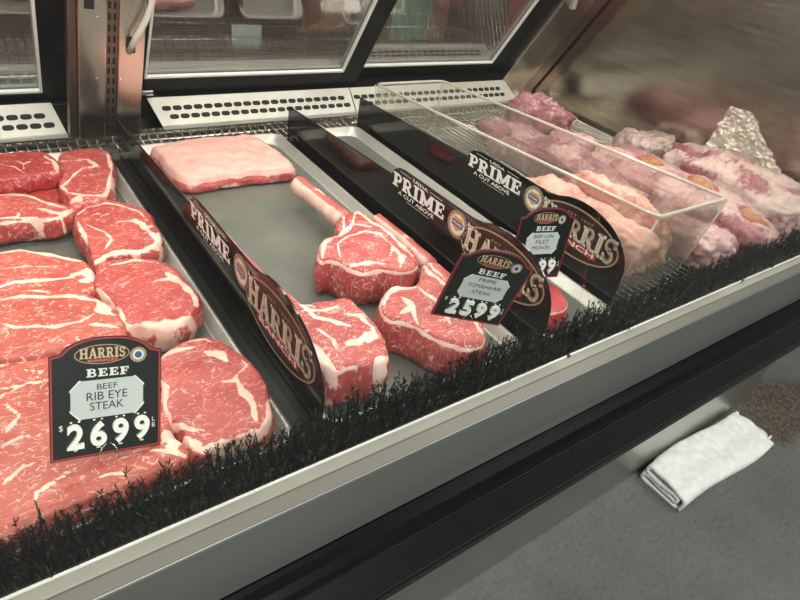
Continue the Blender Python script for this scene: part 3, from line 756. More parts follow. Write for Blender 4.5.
def slab_meat(name, outline, z, thick, seams, mat, seed=0, slope=(0, 0), parent=None, bulge=.0015, base_fat=0.0, rim_fat=None, side_fat=0.0, rnd=.0028, N=150, K=34, lump=.0022, origin=None, world=False, side_noise=.35):
    """a cut of meat: outline of its upper face (traced), real thickness below"""
    nz = Vector((-slope[0], -slope[1], 1))
    if world: pts = np.array(outline, float); P0 = None
    else:
        c0 = at_z(*np.mean(np.array(outline, float), 0), z)
        mp = lambda p: at_plane(p[0], p[1], c0, nz)
        pts = np.array([tuple(mp(p))[:2] for p in outline])
    ol = catmull(pts, N)
    area = np.sum(ol[:, 0] * np.roll(ol[:, 1], -1) - np.roll(ol[:, 0], -1) * ol[:, 1])
    if area < 0: ol = ol[::-1]
    c = ol.mean(0); cz = z
    # star centre
    tan = np.roll(ol, -1, 0) - np.roll(ol, 1, 0); nr = np.stack([tan[:, 1], -tan[:, 0]], 1); nr /= np.linalg.norm(nr, axis=1)[:, None]
    ol = ol + nr * np.array([.0016 * noise.noise(Vector((x * 70, y * 70, seed * 2.2))) + .0007 * noise.noise(Vector((x * 200, y * 200, seed))) for x, y in ol])[:, None]
    th = np.linspace(0, 1, K) ** .9
    V = []; 
    def zpl(x, y): return cz + slope[0] * (x - c[0]) + slope[1] * (y - c[1])
    rowsXY = []; Z = []
    for s in th[1:]:
        xy = c + s * (ol - c); rowsXY.append(xy)
        edge = np.clip((s - .94) / .06, 0, 1)
        Z.append([zpl(x, y) + bulge * (1 - s * s) - rnd * edge ** 2 + lump * noise.noise(Vector((x * 40 + seed * 7, y * 40, seed))) * (1 + 0 * s) for x, y in xy])
    top = len(rowsXY)
    tan = np.roll(ol, -1, 0) - np.roll(ol, 1, 0); nr = np.stack([tan[:, 1], -tan[:, 0]], 1); nr /= np.linalg.norm(nr, axis=1)[:, None]
    S = 9
    for j in range(1, S + 1):
        f = j / S
        bl = .0026 * math.sin(PI * min(f * 1.1, 1)) + (.0010 * min(1, f * 3)) - .004 * max(0, f - .8) / .2
        disp = np.array([bl + .0022 * noise.noise(Vector((x * 60, y * 60, f * 3 + seed))) for x, y in ol])
        xy = ol + nr * disp[:, None]; rowsXY.append(xy)
        Z.append([max(zpl(x, y) - rnd - (thick - rnd) * f, 0.6508) if True else 0 for x, y in xy])
    XY = np.concatenate([[c], *rowsXY]); ZZ = np.concatenate([[cz + bulge], *[np.array(q) for q in Z]])
    # bottom centre
    fs = [(0, 1 + k, 1 + (k + 1) % N) for k in range(N)]
    nrows = len(rowsXY)
    for r in range(nrows - 1):
        a = 1 + r * N; b = a + N
        fs += [(a + k, b + k, b + (k + 1) % N, a + (k + 1) % N) for k in range(N)]
    last = 1 + (nrows - 1) * N
    XY = np.concatenate([XY, [c]]); ZZ = np.r_[ZZ, ZZ[last:last + N].min()]
    bc = len(XY) - 1
    fs += [(bc, last + (k + 1) % N, last + k) for k in range(N)]
    fat = np.full(len(XY), base_fat)
    wob = np.array([noise.noise(Vector((x * 90 + seed, y * 90, 3.3))) for x, y in XY])
    wob2 = np.array([noise.noise(Vector((x * 55 - seed * 3, y * 55, 9.3))) for x, y in XY])
    for (pl, w) in seams:
        if world: q = np.array(pl, float)
        else: q = np.array([tuple(mp(p))[:2] for p in pl])
        sl = np.linalg.norm(q[1:] - q[:-1], axis=1); cum = np.r_[0, np.cumsum(sl)]
        best = np.full(len(XY), 9.0); tt = np.zeros(len(XY))
        for i in range(len(q) - 1):
            ab = q[i + 1] - q[i]; t_ = np.clip(((XY - q[i]) @ ab) / max(ab @ ab, 1e-12), 0, 1)
            d_ = np.linalg.norm(XY - (q[i] + t_[:, None] * ab), axis=1)
            m_ = d_ < best; best[m_] = d_[m_]; tt[m_] = (cum[i] + t_[m_] * sl[i]) / cum[-1]
        we = w * (.45 + .65 * np.sin(PI * np.clip(tt, 0, 1)) ** .7) * np.clip(1 + .75 * wob2, .3, 1.7)
        d = best + wob * w * .3
        fat = np.maximum(fat, np.clip(1.12 - .72 * d / we, 0, 1))
    if rim_fat:
        for r in range(top):
            s = th[r + 1]
            i0 = 1 + r * N
            dd = np.linalg.norm(ol - rowsXY[r], axis=1)
            wv = np.array([rim_fat * (.55 + .9 * noise.noise(Vector((ol[k][0] * 25, ol[k][1] * 25, seed * 3.1)))) for k in range(N)])
            fat[i0:i0 + N] = np.maximum(fat[i0:i0 + N], np.clip(1.2 - dd / np.maximum(wv, 1e-4), 0, 1) * (wv > .0004))
    i0 = 1 + top * N
    sd = np.array([noise.noise(Vector((XY[i][0] * 35, XY[i][1] * 35, ZZ[i] * 45 + seed))) for i in range(i0, bc)])
    fat[i0:bc] = np.clip(fat[i0:bc] * .75 + side_fat + sd * side_noise, 0, 1)
    b = MB()
    b.add([(x, y, q) for (x, y), q in zip(XY, ZZ)], fs); b.attr = fat
    o = origin if origin is not None else (c[0], c[1], float(ZZ.min()))
    return b.build(name, mat, parent, smooth=True, origin=o)
def cr(ox, oy, k, pts): return [(ox + x / k, oy + y / k) for x, y in pts]
A5 = lambda p: cr(0, 150, 4, p)
A6 = lambda p: cr(0, 280, 4, p)
A7 = lambda p: cr(0, 400, 2.963, p)
A9 = lambda p: cr(130, 280, 4, p)
G = 'ribeye steaks in the left tray'
def ribeye(outl, z, th, seams, label, seed, mat='meat', **kw):
    o = slab_meat('ribeye_steak', outl, z, th, seams, M[mat], seed, **kw)
    return tag(o, label, 'steak', G)
ribeye([(-48, 168), (-34, 157), (0, 153), (22, 151.5), (42, 151.5), (52, 155), (57, 161), (56, 170), (32, 175), (0, 180.5), (-28, 185), (-46, 180)], .704, .030,
       [(A5([(60, 45), (95, 60), (120, 50)]), .0016), (A5([(95, 60), (95, 80)]), .0014), (A5([(180, 25), (215, 45), (232, 75), (225, 95)]), .004), (A5([(175, 50), (205, 55)]), .0018), (A5([(0, 60), (60, 70), (100, 95)]), .0013)],
       'dark red thick steak at back left corner, lying on another steak', 1, 'meat_dark', side_fat=-.1)
ribeye([(-46, 196), (-25, 190), (5, 188), (35, 186), (55, 186), (59, 191), (58, 199), (40, 203), (10, 206), (-20, 208), (-42, 206)], .676, .024,
       [(A5([(80, 165), (150, 160), (210, 155)]), .002)], 'deep red steak mostly hidden beneath the back left corner steak', 2, 'meat_dark')
ribeye([(58, 157), (63, 151), (80, 147.5), (100, 148), (110, 152), (113, 163), (112, 180), (109, 195), (98, 199), (86, 202), (77, 207), (70, 206), (67, 198), (61, 190), (58, 178), (60, 167)], .688, .036,
       [(A5([(240, 45), (350, 40), (385, 68), (330, 75), (280, 120), (245, 150)]), .003), (A5([(385, 68), (370, 50)]), .004), (A5([(245, 145), (270, 170), (330, 183), (420, 182), (442, 140), (446, 70), (430, 15)]), .004), (A5([(285, 215), (320, 190)]), .006), (A5([(330, 110), (380, 100)]), .0012)],
       'ribeye at back right of the left tray, next to the divider tip', 3)
ribeye([(-60, 205), (-40, 197), (0, 194), (16, 193), (32, 195), (50, 201), (67, 204), (71, 209), (60, 215), (45, 218), (25, 219), (0, 222), (-30, 226), (-58, 220)], .690, .036,
       [(A5([(0, 182), (60, 180), (130, 190), (200, 215), (270, 235)]), .003), (A5([(275, 240), (240, 255), (180, 240), (150, 238)]), .0035), (A5([(0, 275), (70, 268), (78, 255)]), .0028), (A5([(60, 272), (140, 275), (180, 285)]), .0025), (A5([(240, 250), (265, 300)]), .003)],
       'thick ribeye at left edge with its red cut side facing bare tray', 4, rim_fat=.003)
ribeye(A5([(300, 262), (330, 230), (400, 200), (480, 203), (550, 222), (600, 248), (612, 280), (640, 320), (645, 362), (622, 395), (560, 415), (480, 412), (420, 440), (378, 465), (360, 412), (345, 370), (308, 320)]), .688, .036,
       [(A5([(310, 262), (350, 228), (420, 212), (500, 226), (560, 250), (590, 285)]), .0022), (A5([(470, 292), (540, 285), (585, 315), (625, 300)]), .004), (A5([(585, 315), (610, 345), (640, 380)]), .004), (A5([(640, 330), (632, 385), (560, 405), (470, 408), (420, 425), (385, 452)]), .0062), (A5([(345, 300), (420, 330), (448, 360), (420, 400)]), .0022), (A5([(310, 290), (340, 350), (350, 380)]), .0028), (A5([(400, 270), (440, 255)]), .0012)],
       'round ribeye second back from front in right column of left tray, hook shaped fat seam', 5, lump=.002)
ribeye([(-50, 270), (-30, 255), (0, 251), (15, 249), (38, 251), (60, 255), (75, 258), (86, 261), (92, 270), (95, 281), (94, 290), (60, 294), (0, 302), (-40, 297)], .688, .034,
       [(A5([(0, 415), (80, 402), (150, 410), (250, 432), (330, 447)]), .0034), (A5([(290, 505), (350, 482), (372, 520), (320, 525)]), .0055), (A5([(0, 550), (60, 532), (200, 522), (300, 512)]), .0028), (A5([(0, 480), (120, 470), (230, 475)]), .001)],
       'flat ribeye at left edge, middle of tray, just behind two overlapping steaks', 6, 'meat_salmon', slope=(0, .03))
ribeye(A5([(380, 492), (400, 452), (470, 430), (560, 428), (640, 440), (700, 470), (745, 520), (790, 568), (800, 600), (788, 632), (742, 682), (690, 700), (600, 712), (540, 700), (500, 712), (480, 690), (470, 630), (430, 600), (385, 545)]), .690, .040,
       [(A5([(400, 488), (450, 458), (540, 440), (640, 456)]), .0022), (A5([(615, 532), (680, 517), (672, 492), (710, 522), (765, 565)]), .004), (A5([(680, 517), (740, 540), (780, 590), (785, 625)]), .0042), (A6([(520, 185), (600, 190), (690, 182), (775, 145)]), .0085), (A6([(385, 30), (430, 78), (475, 120), (500, 170), (520, 185)]), .003), (A6([(540, 175), (560, 200), (540, 215)]), .004), (A6([(470, 25), (520, 10)]), .0012)],
       'round ribeye behind the front right one, broad pale fat edge facing front', 7, side_fat=.05)
ribeye([(-50, 318), (-30, 300), (0, 292), (20, 289), (50, 289), (80, 291), (100, 299), (111, 305), (119, 315), (122, 326), (121, 338), (80, 345), (0, 360), (-40, 350)], .700, .030,
       [(A6([(0, 82), (90, 68), (200, 68), (300, 68), (390, 85)]), .0036), (A6([(395, 95), (430, 118), (405, 128), (460, 142)]), .0065), (A6([(380, 140), (320, 170), (200, 190), (60, 192), (0, 175)]), .0024), (A6([(0, 40), (100, 35), (200, 50)]), .0016), (A6([(360, 180), (470, 190)]), .003)],
       'ribeye at left edge overlapping the one behind and tucked under the front steak', 8, 'meat_salmon', slope=(0, .02))
ribeye([(-80, 400), (-45, 365), (0, 344), (25, 336.5), (50, 329), (75, 326.5), (100, 330), (126, 339), (150, 365), (163, 400), (172, 432), (188, 450), (177, 460), (140, 475), (95, 494), (45, 515), (0, 533), (-45, 548), (-85, 515), (-95, 455)], .692, .036,
       [(A6([(0, 255), (100, 225), (200, 200), (290, 203), (400, 212), (500, 240)]), .0036), (A6([(140, 265), (200, 250), (240, 242)]), .006), (A6([(150, 265), (140, 310)]), .003), (A6([(100, 245), (280, 218)]), .0022), (A6([(100, 368), (170, 372), (150, 400), (20, 460), (0, 482)]), .0022), (A6([(0, 440), (110, 425), (200, 408)]), .0018), (A6([(0, 350), (60, 328), (110, 345)]), .0018), (A7([(490, 95), (520, 130), (500, 150)]), .006), (A7([(440, 150), (560, 160)]), .0024), (A7([(20, 20), (60, 55), (20, 100)]), .002), (A7([(0, 150), (60, 120), (120, 110)]), .0018), (A7([(90, 330), (110, 280), (200, 220), (260, 200)]), .002), (A7([(0, 260), (70, 200), (130, 190)]), .0015), (A7([(250, 240), (330, 220), (420, 215)]), .0014)],
       'largest ribeye, filling front left of the tray with price sign on it', 9, 'meat_salmon', bulge=.003)
ribeye([(159, 363), (162, 354), (177, 344), (197, 336.5), (215, 337.5), (235, 349), (252, 362), (265, 382), (270, 400), (270, 416), (257, 430), (232, 440), (212, 449), (204, 456), (192, 455), (185, 438), (175, 424), (163, 411), (161, 390)], .692, .040,
       [(A9([(122, 312), (180, 282), (262, 270)]), .0034), (A9([(300, 290), (360, 300), (388, 328)]), .0055), (A9([(200, 250), (300, 236), (330, 250)]), .0014), (A9([(430, 378), (415, 405), (370, 408)]), .0026), (A9([(420, 392), (450, 440), (492, 500), (505, 560)]), .0042), (A9([(430, 378), (470, 342), (440, 312)]), .0014), (A9([(120, 400), (142, 430), (130, 485), (160, 560)]), .0032), (A9([(555, 470), (556, 550), (520, 602)]), .003), (A7([(545, 112), (600, 150), (640, 135), (700, 128), (775, 85)]), .0065), (A9([(160, 570), (220, 592), (300, 605)]), .003)],
       'round ribeye at front right of left tray beside the price sign', 10, side_fat=.1)

# pale slab with fat cap
o = slab_meat('fat_capped_slab', [(151, 147), (160, 144), (187, 139), (220, 136), (255, 135), (272, 146), (290, 159), (294, 165), (284, 168), (250, 171), (212, 176), (192, 179), (177, 175), (165, 165), (159, 155)], .680, .029,
              [([(170, 162), (178, 172), (192, 177), (215, 174)], .0001), ([(155, 150), (200, 160), (280, 160)], .2)], M['slab'], 11, bulge=.006, base_fat=1, side_fat=-.50, rnd=.009, N=150, side_noise=.6, lump=.004)
tag(o, 'pale pink fat covered slab of beef at back of tray', 'meat')
# ---- tomahawks
GT = 'tomahawk steaks in the middle tray'
A3 = lambda p: cr(290, 150, 4, p)
A4 = lambda p: cr(370, 220, 4, p)
AT = lambda p: cr(300, 300, 4, p)
def tomahawk(label, outl, z, th, seams, bone, seed, side_fat=0.0, rim=.0022, slope=(0, 0)):
    o3 = [tuple(at_z(x, y, z)) for x, y in outl]
    c = np.mean(np.array(o3), 0)
    t = empty('tomahawk_steak', (c[0], c[1], .651), label, 'steak', GT)
    slab_meat('rib_meat', outl, z, th, seams, M['tomahawk'], seed, slope, t, bulge=.003, rim_fat=rim, side_fat=side_fat, rnd=.004, lump=.004, side_noise=.55)
    bz, br, path = bone
    b = MB(); P = []
    zs = bz if isinstance(bz, list) else [bz] * len(path)
    base = [at_z(x, y, q) for (x, y), q in zip(path, zs)]
    # resample
    pts = []; rr = []
    for i in range(len(base) - 1):
        for f in np.linspace(0, 1, 8, endpoint=False):
            pts.append(base[i].lerp(base[i + 1], f)); rr.append(br[i] * (1 - f) + br[i + 1] * f)
    pts.append(base[-1]); rr.append(br[-1])
    pts = [pts[0] + (pts[0] - pts[1]) * .25] + pts; rr = [rr[0] * .55] + rr
    n = 20
    b.tube(pts, rr, n)
    fat = []
    for i, v in enumerate(b.v):
        a = 2 * PI * (i % n) / n
        nn = noise.noise(Vector((v.x * 60 + seed, v.y * 60, v.z * 60)))
        cpt = pts[min(i // n, len(pts) - 1)]
        d = (v - cpt)
        stripe = 1 if (d.z > rr[min(i // n, len(rr) - 1)] * .45 and -.35 * rr[min(i // n, len(rr) - 1)] < d.x < rr[min(i // n, len(rr) - 1)] * .7 and nn > -.3) else 0
        fat.append(min(1, max(0, .92 + nn * .25 - stripe * .95)))
        b.v[i] = v + d * .12 * noise.noise(Vector((v.x * 110, v.y * 110, seed)))
    b.attr = fat
    b.build('rib_bone', M['bone'], t, smooth=True, origin=tuple(pts[0]))
    return t
tomahawk('tomahawk steak farthest back, its long rib bone pointing to the pale slab',
         A3([(112, 405), (135, 352), (188, 340), (188, 300), (205, 260), (265, 237), (320, 262), (380, 310), (430, 350), (475, 385), (512, 430), (500, 470), (450, 482), (390, 474), (310, 482), (240, 470), (190, 445), (155, 430), (122, 440)]), .712, .060,
         [(A3([(130, 430), (135, 370), (190, 345), (250, 300), (260, 250)]), .0045), (A3([(200, 430), (190, 380), (240, 350), (300, 330), (360, 340), (410, 390), (400, 430)]), .0022), (A3([(240, 462), (300, 458), (375, 455)]), .0055), (A3([(265, 245), (350, 300), (430, 360), (490, 430)]), .0045), (A3([(410, 390), (450, 430), (440, 470)]), .0045), (A3([(250, 300), (330, 310)]), .0025), (A3([(215, 260), (215, 320)]), .002)],
         (.690, [.0165, .0145, .017], A3([(32, 140), (110, 198), (215, 285)])), 21, -.1)
tomahawk('tomahawk steak at right, pinned with the tilted price sign',
         A4([(42, 345), (55, 292), (85, 262), (130, 262), (180, 262), (205, 225), (215, 172), (255, 162), (320, 205), (390, 280), (440, 370), (462, 440), (455, 490), (400, 512), (330, 490), (250, 462), (180, 425), (120, 400), (70, 390)]), .708, .057,
         [(A4([(50, 340), (70, 280), (120, 270), (180, 270)]), .006), (A4([(120, 310), (170, 350), (190, 420)]), .0035), (A4([(215, 180), (250, 230), (330, 290), (420, 400), (455, 470)]), .004), (A4([(190, 270), (260, 330), (320, 420)]), .003), (A4([(170, 350), (120, 380)]), .004), (A4([(235, 170), (300, 250)]), .002)],
         ([.690, .690, .690], [.0095, .0105, .013], [(377, 219), (405, 242), (430, 266)]), 22, .0)
tomahawk('tomahawk steak in front, partly behind the left divider',
         [(262, 277), (276, 284), (290, 295), (303, 303), (325, 302), (345, 298), (360, 306), (375, 322), (385, 338), (388, 355), (377, 363), (352, 365), (336, 369), (318, 362), (300, 346), (284, 324), (270, 300)], .714, .062,
         [(AT([(0, 20), (60, 75), (140, 95), (200, 110)]), .0035), (AT([(180, 60), (240, 60), (290, 110), (300, 140)]), .003), (AT([(190, 185), (240, 170), (290, 145), (270, 170)]), .0065), (AT([(30, 165), (100, 240), (140, 280)]), .005), (AT([(0, 50), (80, 50), (160, 30)]), .0025), (AT([(60, 120), (130, 160), (150, 230)]), .002), (AT([(300, 260), (345, 225)]), .005), (AT([(-80, -70), (-20, 0), (60, 40)]), .002)],
         ([.684, .690, .694], [.0085, .010, .013], [(219.5, 234), (243, 262), (276, 298)]), 23, .12)
# filets behind the middle divider
def filet(px, py, z, rx, ry, th, label, seed):
    c = at_z(px, py, z)
    ol = [(c.x + rx * math.cos(a) * (1 + .12 * math.sin(3 * a + seed)), c.y + ry * math.sin(a)) for a in [2 * PI * k / 12 for k in range(12)]]
    o = slab_meat('filet_mignon', ol, z, th, [], M['filet'], seed, world=True, N=60, K=14, rim_fat=.002)
    tag(o, label, 'meat', 'filet mignon pieces in the narrow tray')
filet(541, 296, .688, .042, .038, .037, 'red filet piece poking out past the middle divider front end', 31)
filet(362, 161, .668, .018, .034, .017, 'red filet piece just showing over back half of middle divider', 32)

# ================================================================== CLEAR BIN
bn = empty('clear_bin', (.90, .77, .645), 'clear acrylic bin of pale fatty cuts beside the rightmost black divider', 'bin')
bx0, bx1, by0, by1 = .800, .992, .392, 1.13
rimF, rimB = .800, .748
def bq(x, y, z): return Vector((x, y, z))
o_b = [bq(bx0 + .004, by0 + .012, .6450), bq(bx1 - .004, by0 + .012, .6450), bq(bx1 - .004, by1 - .012, .6450), bq(bx0 + .004, by1 - .012, .6450)]
o_t = [bq(bx0, by0 - .008, rimF), bq(bx1 + .005, by0 - .008, rimF), bq(bx1 + .005, by1, rimB), bq(bx0, by1, rimB)]
t = .003
i_b = [bq(o_b[0].x + t, o_b[0].y + t, .648), bq(o_b[1].x - t, o_b[1].y + t, .648), bq(o_b[2].x - t, o_b[2].y - t, .648), bq(o_b[3].x + t, o_b[3].y - t, .648)]
i_t = [bq(o_t[0].x + t, o_t[0].y + t, rimF), bq(o_t[1].x - t, o_t[1].y + t, rimF), bq(o_t[2].x - t, o_t[2].y - t, rimB), bq(o_t[3].x + t, o_t[3].y - t, rimB)]
b = MB(); vs = o_b + o_t + i_b + i_t
fs = [(3, 2, 1, 0), (8, 9, 10, 11)]
for k in range(4):
    j = (k + 1) % 4; fs += [(k, j, 4 + j, 4 + k), (8 + j, 8 + k, 12 + k, 12 + j), (4 + k, 4 + j, 12 + j, 12 + k)]
b.add(vs, fs); b.build('bin_wall', M['bin'], bn)
b = MB(); lp_ = []
cc = [(o_t[k] + i_t[k]) / 2 for k in range(4)]
for k in range(4):
    a, c_, d_ = cc[k - 1], cc[k], cc[(k + 1) % 4]
    r = .018
    p0 = c_ + (a - c_).normalized() * r; p1 = c_ + (d_ - c_).normalized() * r
    for i in range(6):
        f = i / 5; lp_.append(p0 * (1 - f) ** 2 + c_ * 2 * f * (1 - f) + p1 * f * f)
lp_.append(lp_[0]); b.tube(lp_, .0030, 8, caps=False); b.build('bin_rim', M['bin_rim'], bn, smooth=True)
for k in range(4):
    b = MB(); b.tube([o_b[k].lerp(o_t[k], .05), o_b[k].lerp(o_t[k], .97)], .0016, 6); b.build('corner_edge', M['bin_rim'], bn, smooth=True)
# contents
def lump_meat(name, c, size, rot, mat, seed, label, cat, group=None, base_fat=.6, parent=None, amp=.18, flat=.62, n=56, tilt=0, fscale=22, fat_amt=.9, zmin=None):
    """irregular cut: superellipsoid pushed about by noise, flattened underneath"""
    b = MB(); U, Vn = n * 2, n
    Mx = Matrix.Rotation(rot, 3, 'Z') @ Matrix.Rotation(tilt, 3, 'X')
    vs = []; fat = []
    e = .72
    sg = lambda x, p: math.copysign(abs(x) ** p, x)
    for j in range(Vn + 1):
        ph = -PI / 2 + PI * j / Vn
        for i in range(U):
            th = 2 * PI * i / U
            d = Vector((sg(math.cos(ph), e) * sg(math.cos(th), e), sg(math.cos(ph), e) * sg(math.sin(th), e), sg(math.sin(ph), e)))
            p = Vector((d.x * size[0] / 2, d.y * size[1] / 2, d.z * size[2] / 2))
            q = p * 14 + Vector((seed * 3.7, seed * 1.3, 0))
            k = 1 + amp * noise.noise(q) + amp * .45 * noise.noise(q * 2.7) + amp * .25 * (abs(noise.noise(q * 5)) * 2 - .6) + amp * .10 * noise.noise(q * 13)
            p = Vector((p.x * k, p.y * k, p.z * (1 + 1.4 * (k - 1))))
            lo = -size[2] * .5 * flat
            if p.z < lo: p.z = lo + (p.z - lo) * .08
            vs.append(Mx @ p)
            fat.append(base_fat + fat_amt * noise.noise(Vector((p.x * fscale + seed, p.y * fscale * .6, p.z * fscale))))
    zm = min(v.z for v in vs); z0 = c[2] - zm
    b.v = [v + Vector((c[0], c[1], z0)) for v in vs]
    fs = []
    for j in range(Vn):
        for i in range(U):
            a = j * U + i; a2 = j * U + (i + 1) % U
            if j == 0: fs.append((a, a2 + U, a + U))
            elif j == Vn - 1: fs.append((a, a2, a + U))
            else: fs.append((a, a2, a2 + U, a + U))
    b.f = fs; b.m = [0] * len(fs); b.attr = [min(1, max(0, x)) for x in fat]
    o = b.build(name, M[mat], parent, smooth=True, origin=c)
    if label: tag(o, label, cat, group)
    return o
GB = 'pale cuts inside the clear bin'
lump_meat('fatty_cut', (.853, .535, .6485), (.088, .27, .118), .04, 'suet', 41, 'largest pale fatty cut in the clear bin, near its front left wall', 'meat', GB, .95, fat_amt=.7)
lump_meat('fatty_cut', (.938, .540, .6485), (.072, .25, .128), .10, 'suet_tan', 42, 'tan stained fatty cut in clear bin, at its right wall', 'meat', GB, .6, fat_amt=1.0)
lump_meat('fatty_cut', (.865, .745, .6485), (.075, .10, .060), .2, 'bag_pink', 43, 'small pink cut behind the larger pieces in the clear bin', 'meat', GB, .5)

# ================================================================== BAGGED CUTS
GV = 'vacuum packed cuts at right end'
def bag(c, size, rot, mat, seed, label, fat=.4, stickers=(), tail=None, amp=.2, tilt=0, fat_amt=.9):
    o = lump_meat('vacuum_packed_meat', c, size, rot, mat, seed, label, 'packed meat', GV, fat, amp=amp, tilt=tilt, fat_amt=fat_amt)
    me = o.data
    for (px, py, r, elong) in stickers:
        # find the upper surface under the sticker, lay the disc on it
        rr = ray(px, py); best = None
        for p in me.vertices:
            w = Vector(o.location) + p.co - CAM
            tt = w.dot(rr) / rr.dot(rr); dd = (w - rr * tt).length
            if dd < .012 and p.normal.z > 0.1 and (best is None or tt < best[0]): best = (tt, w + CAM, p.normal.copy())
        if best is None: continue
        P = best[1]; nm = Vector((0, 0, 0)); ol_ = Vector(o.location)
        for p in me.vertices:
            if (p.co + ol_ - P).length < r * 1.2: nm += p.normal
        nm.normalize()
        bvh = BVHTree.FromPolygons([v.co + ol_ for v in me.vertices], [tuple(f.vertices) for f in me.polygons])
        ux = Vector((nm.z, 0, -nm.x)).normalized(); uy = nm.cross(ux)
        s = MB(); k = 32; RN = 7; vs = []
        for j in range(RN + 1):
            for i in range(k):
                q = P + (ux * math.cos(2 * PI * i / k) + uy * math.sin(2 * PI * i / k) * elong) * r * j / RN
                hit = bvh.ray_cast(q + nm * .05, -nm, .09)
                vs.append((hit[0] if hit[0] is not None else q) + nm * (.0018 if j < RN else .0002))
        for j in range(RN):
            s.add([], [], 0)
        fs = [(j * k + i, (j + 1) * k + i, (j + 1) * k + (i + 1) % k, j * k + (i + 1) % k) for j in range(RN) for i in range(k)]
        s.v = vs; s.f = fs; s.m = [1 if j < RN - 2 else 0 for j in range(RN) for i in range(k)]
        st = s.build('round_sticker', [M['sticker_red'], M['sticker_gold']], o, smooth=True, origin=tuple(P))
        st['label'] = 'round gold sticker with red edge'
    return o
def film(parent, pts, seed, amp=.006):
    """crumpled loose end of the plastic bag; pts = 4 corners"""
    a, b_, c_, d_ = [Vector(p) for p in pts]; n = 60; mb = MB(); nm = (b_ - a).cross(d_ - a).normalized()
    vs = []
    for j in range(n + 1):
        for i in range(n + 1):
            x, y = i / n, j / n
            p = a * (1 - x) * (1 - y) + b_ * x * (1 - y) + c_ * x * y + d_ * (1 - x) * y
            q = p * 42 + Vector((seed, seed * 2, 0))
            vs.append(p + nm * amp * (noise.noise(q) * 1.4 + (abs(noise.noise(q * 2.6)) - .2) * 1.6 + (abs(noise.noise(q * 5.5)) - .2) * .9) + (b_ - a).normalized() * .006 * noise.noise(q * 2 + Vector((5, 5, 5))))
    fs = [(j * (n + 1) + i, j * (n + 1) + i + 1, (j + 1) * (n + 1) + i + 1, (j + 1) * (n + 1) + i) for j in range(n) for i in range(n)]
    mb.add(vs, fs); mb.add([v + nm * .0006 for v in vs], [f[::-1] for f in fs])
    return mb.build('plastic_film', M['film'], parent, smooth=True, origin=tuple(a))
RZ = .6432
bA = bag((1.225, .575, RZ), (.148, .43, .098), .03, 'bag_pink', 51, 'long vacuum packed cut carrying a row of round gold stickers', .62,
         stickers=((655, 157, .031, 1.0), (706, 179, .033, 1.0), (758, 212, .033, 1.0)), amp=.16)
bB = bag((1.396, .520, RZ), (.150, .40, .118), -.03, 'bag_fat', 52, 'white fatty packed cut against the steel end wall, peaked plastic above', .66, amp=.2, fat_amt=1.1)
p1, p2, p3, p4 = at_x(690, 170, 1.39), at_x(785, 185, 1.42), at_x(752, 112, 1.42), at_x(731, 106, 1.42)
film(bB, (p1, p2, p3, p4), 3, .007)
bag((1.085, .440, RZ), (.130, .150, .080), .25, 'bag_pink', 53, 'short wrinkled packed cut at the front, right of the clear bin', .55, amp=.25)
bE = bag((1.070, .800, RZ), (.115, .46, .090), .04, 'bag_purple', 55, 'long purple packed cut lying along right side of the clear bin', .30, amp=.22)
bF = bag((1.235, 1.005, RZ), (.130, .18, .105), .25, 'bag_purple', 56, 'purple packed cut farthest back, below the corner post', .25, amp=.28)
bag((1.215, .860, RZ), (.125, .10, .075), -.15, 'bag_pink', 57, 'small packed cut behind the long stickered cut, single sticker on top', .55, stickers=((604, 136, .024, 1),), amp=.2)
bag((1.425, .800, RZ), (.12, .13, .075), .2, 'bag_grey', 58, 'greyish packed cut behind the peaked plastic bag', .45, amp=.25)
# ================================================================== BRISTLE STRIPS
def bristle_strip(x0, x1, label, seed):
    rnd = random.Random(seed)
    s = empty('bristle_strip', ((x0 + x1) / 2, .33, .62), label, 'bristle strip', 'black bristle strips along front rail')
    b = MB(); b.box(x0, x1, .318, .349, .602, .650); b.build('base_bar', M['bristle'], s)
    b = MB(); x = x0 + .003
    def blade(p, d, l, w):
        sd = d.cross(Vector((rnd.uniform(-1, 1), rnd.uniform(-1, 1), rnd.uniform(-.3, .3)))).normalized() * w
        fw = d.cross(sd).normalized() * w * .5
        m_ = p + d * l * .55
        b.add([p - sd * .6, p + sd * .6, m_ + sd + fw, m_ - sd + fw, p + d * l], [(0, 1, 2, 3), (3, 2, 4)])
    while x < x1:
        for yy in (.321, .327, .333, .339, .345):
            bx = x + rnd.uniform(-.0025, .0025); by = yy + rnd.uniform(-.002, .002)
            h = (rnd.uniform(.057, .067) * (1 - .08 * math.sin(bx * 31 + seed)) + (.004 if yy > .33 else -.010))
            stem = Vector((rnd.gauss(0, .12), rnd.gauss(0.0, .09), 1)).normalized()
            p = Vector((bx, by, .638))
            blade(p, stem, h, .0012)
            for k in range(15):
                f = 1 - .6 * rnd.random() ** 1.4; a = rnd.uniform(0, 2 * PI)
                d = (stem * rnd.uniform(.6, 1.4) + Vector((math.cos(a), math.sin(a) * .7, .0)) * rnd.uniform(.3, .9)).normalized()
                l = rnd.uniform(.0035, .0085)
                q = p + stem * h * f
                if q.y + d.y * l < .3175: d.y = abs(d.y)
                blade(q, d, l, .00065)
        x += .0029
    o = b.build('bristles', M['bristle'], s); o['kind'] = 'stuff'
    return s
bristle_strip(-.30, .168, 'black bristle strip along rail in front of the ribeye tray', 1)
bristle_strip(.170, gx, 'black bristle strip along rail in front of the tomahawk tray', 2)
bristle_strip(gx + .002, 1.30, 'black bristle strip along rail before the clear bin and bagged cuts', 3)

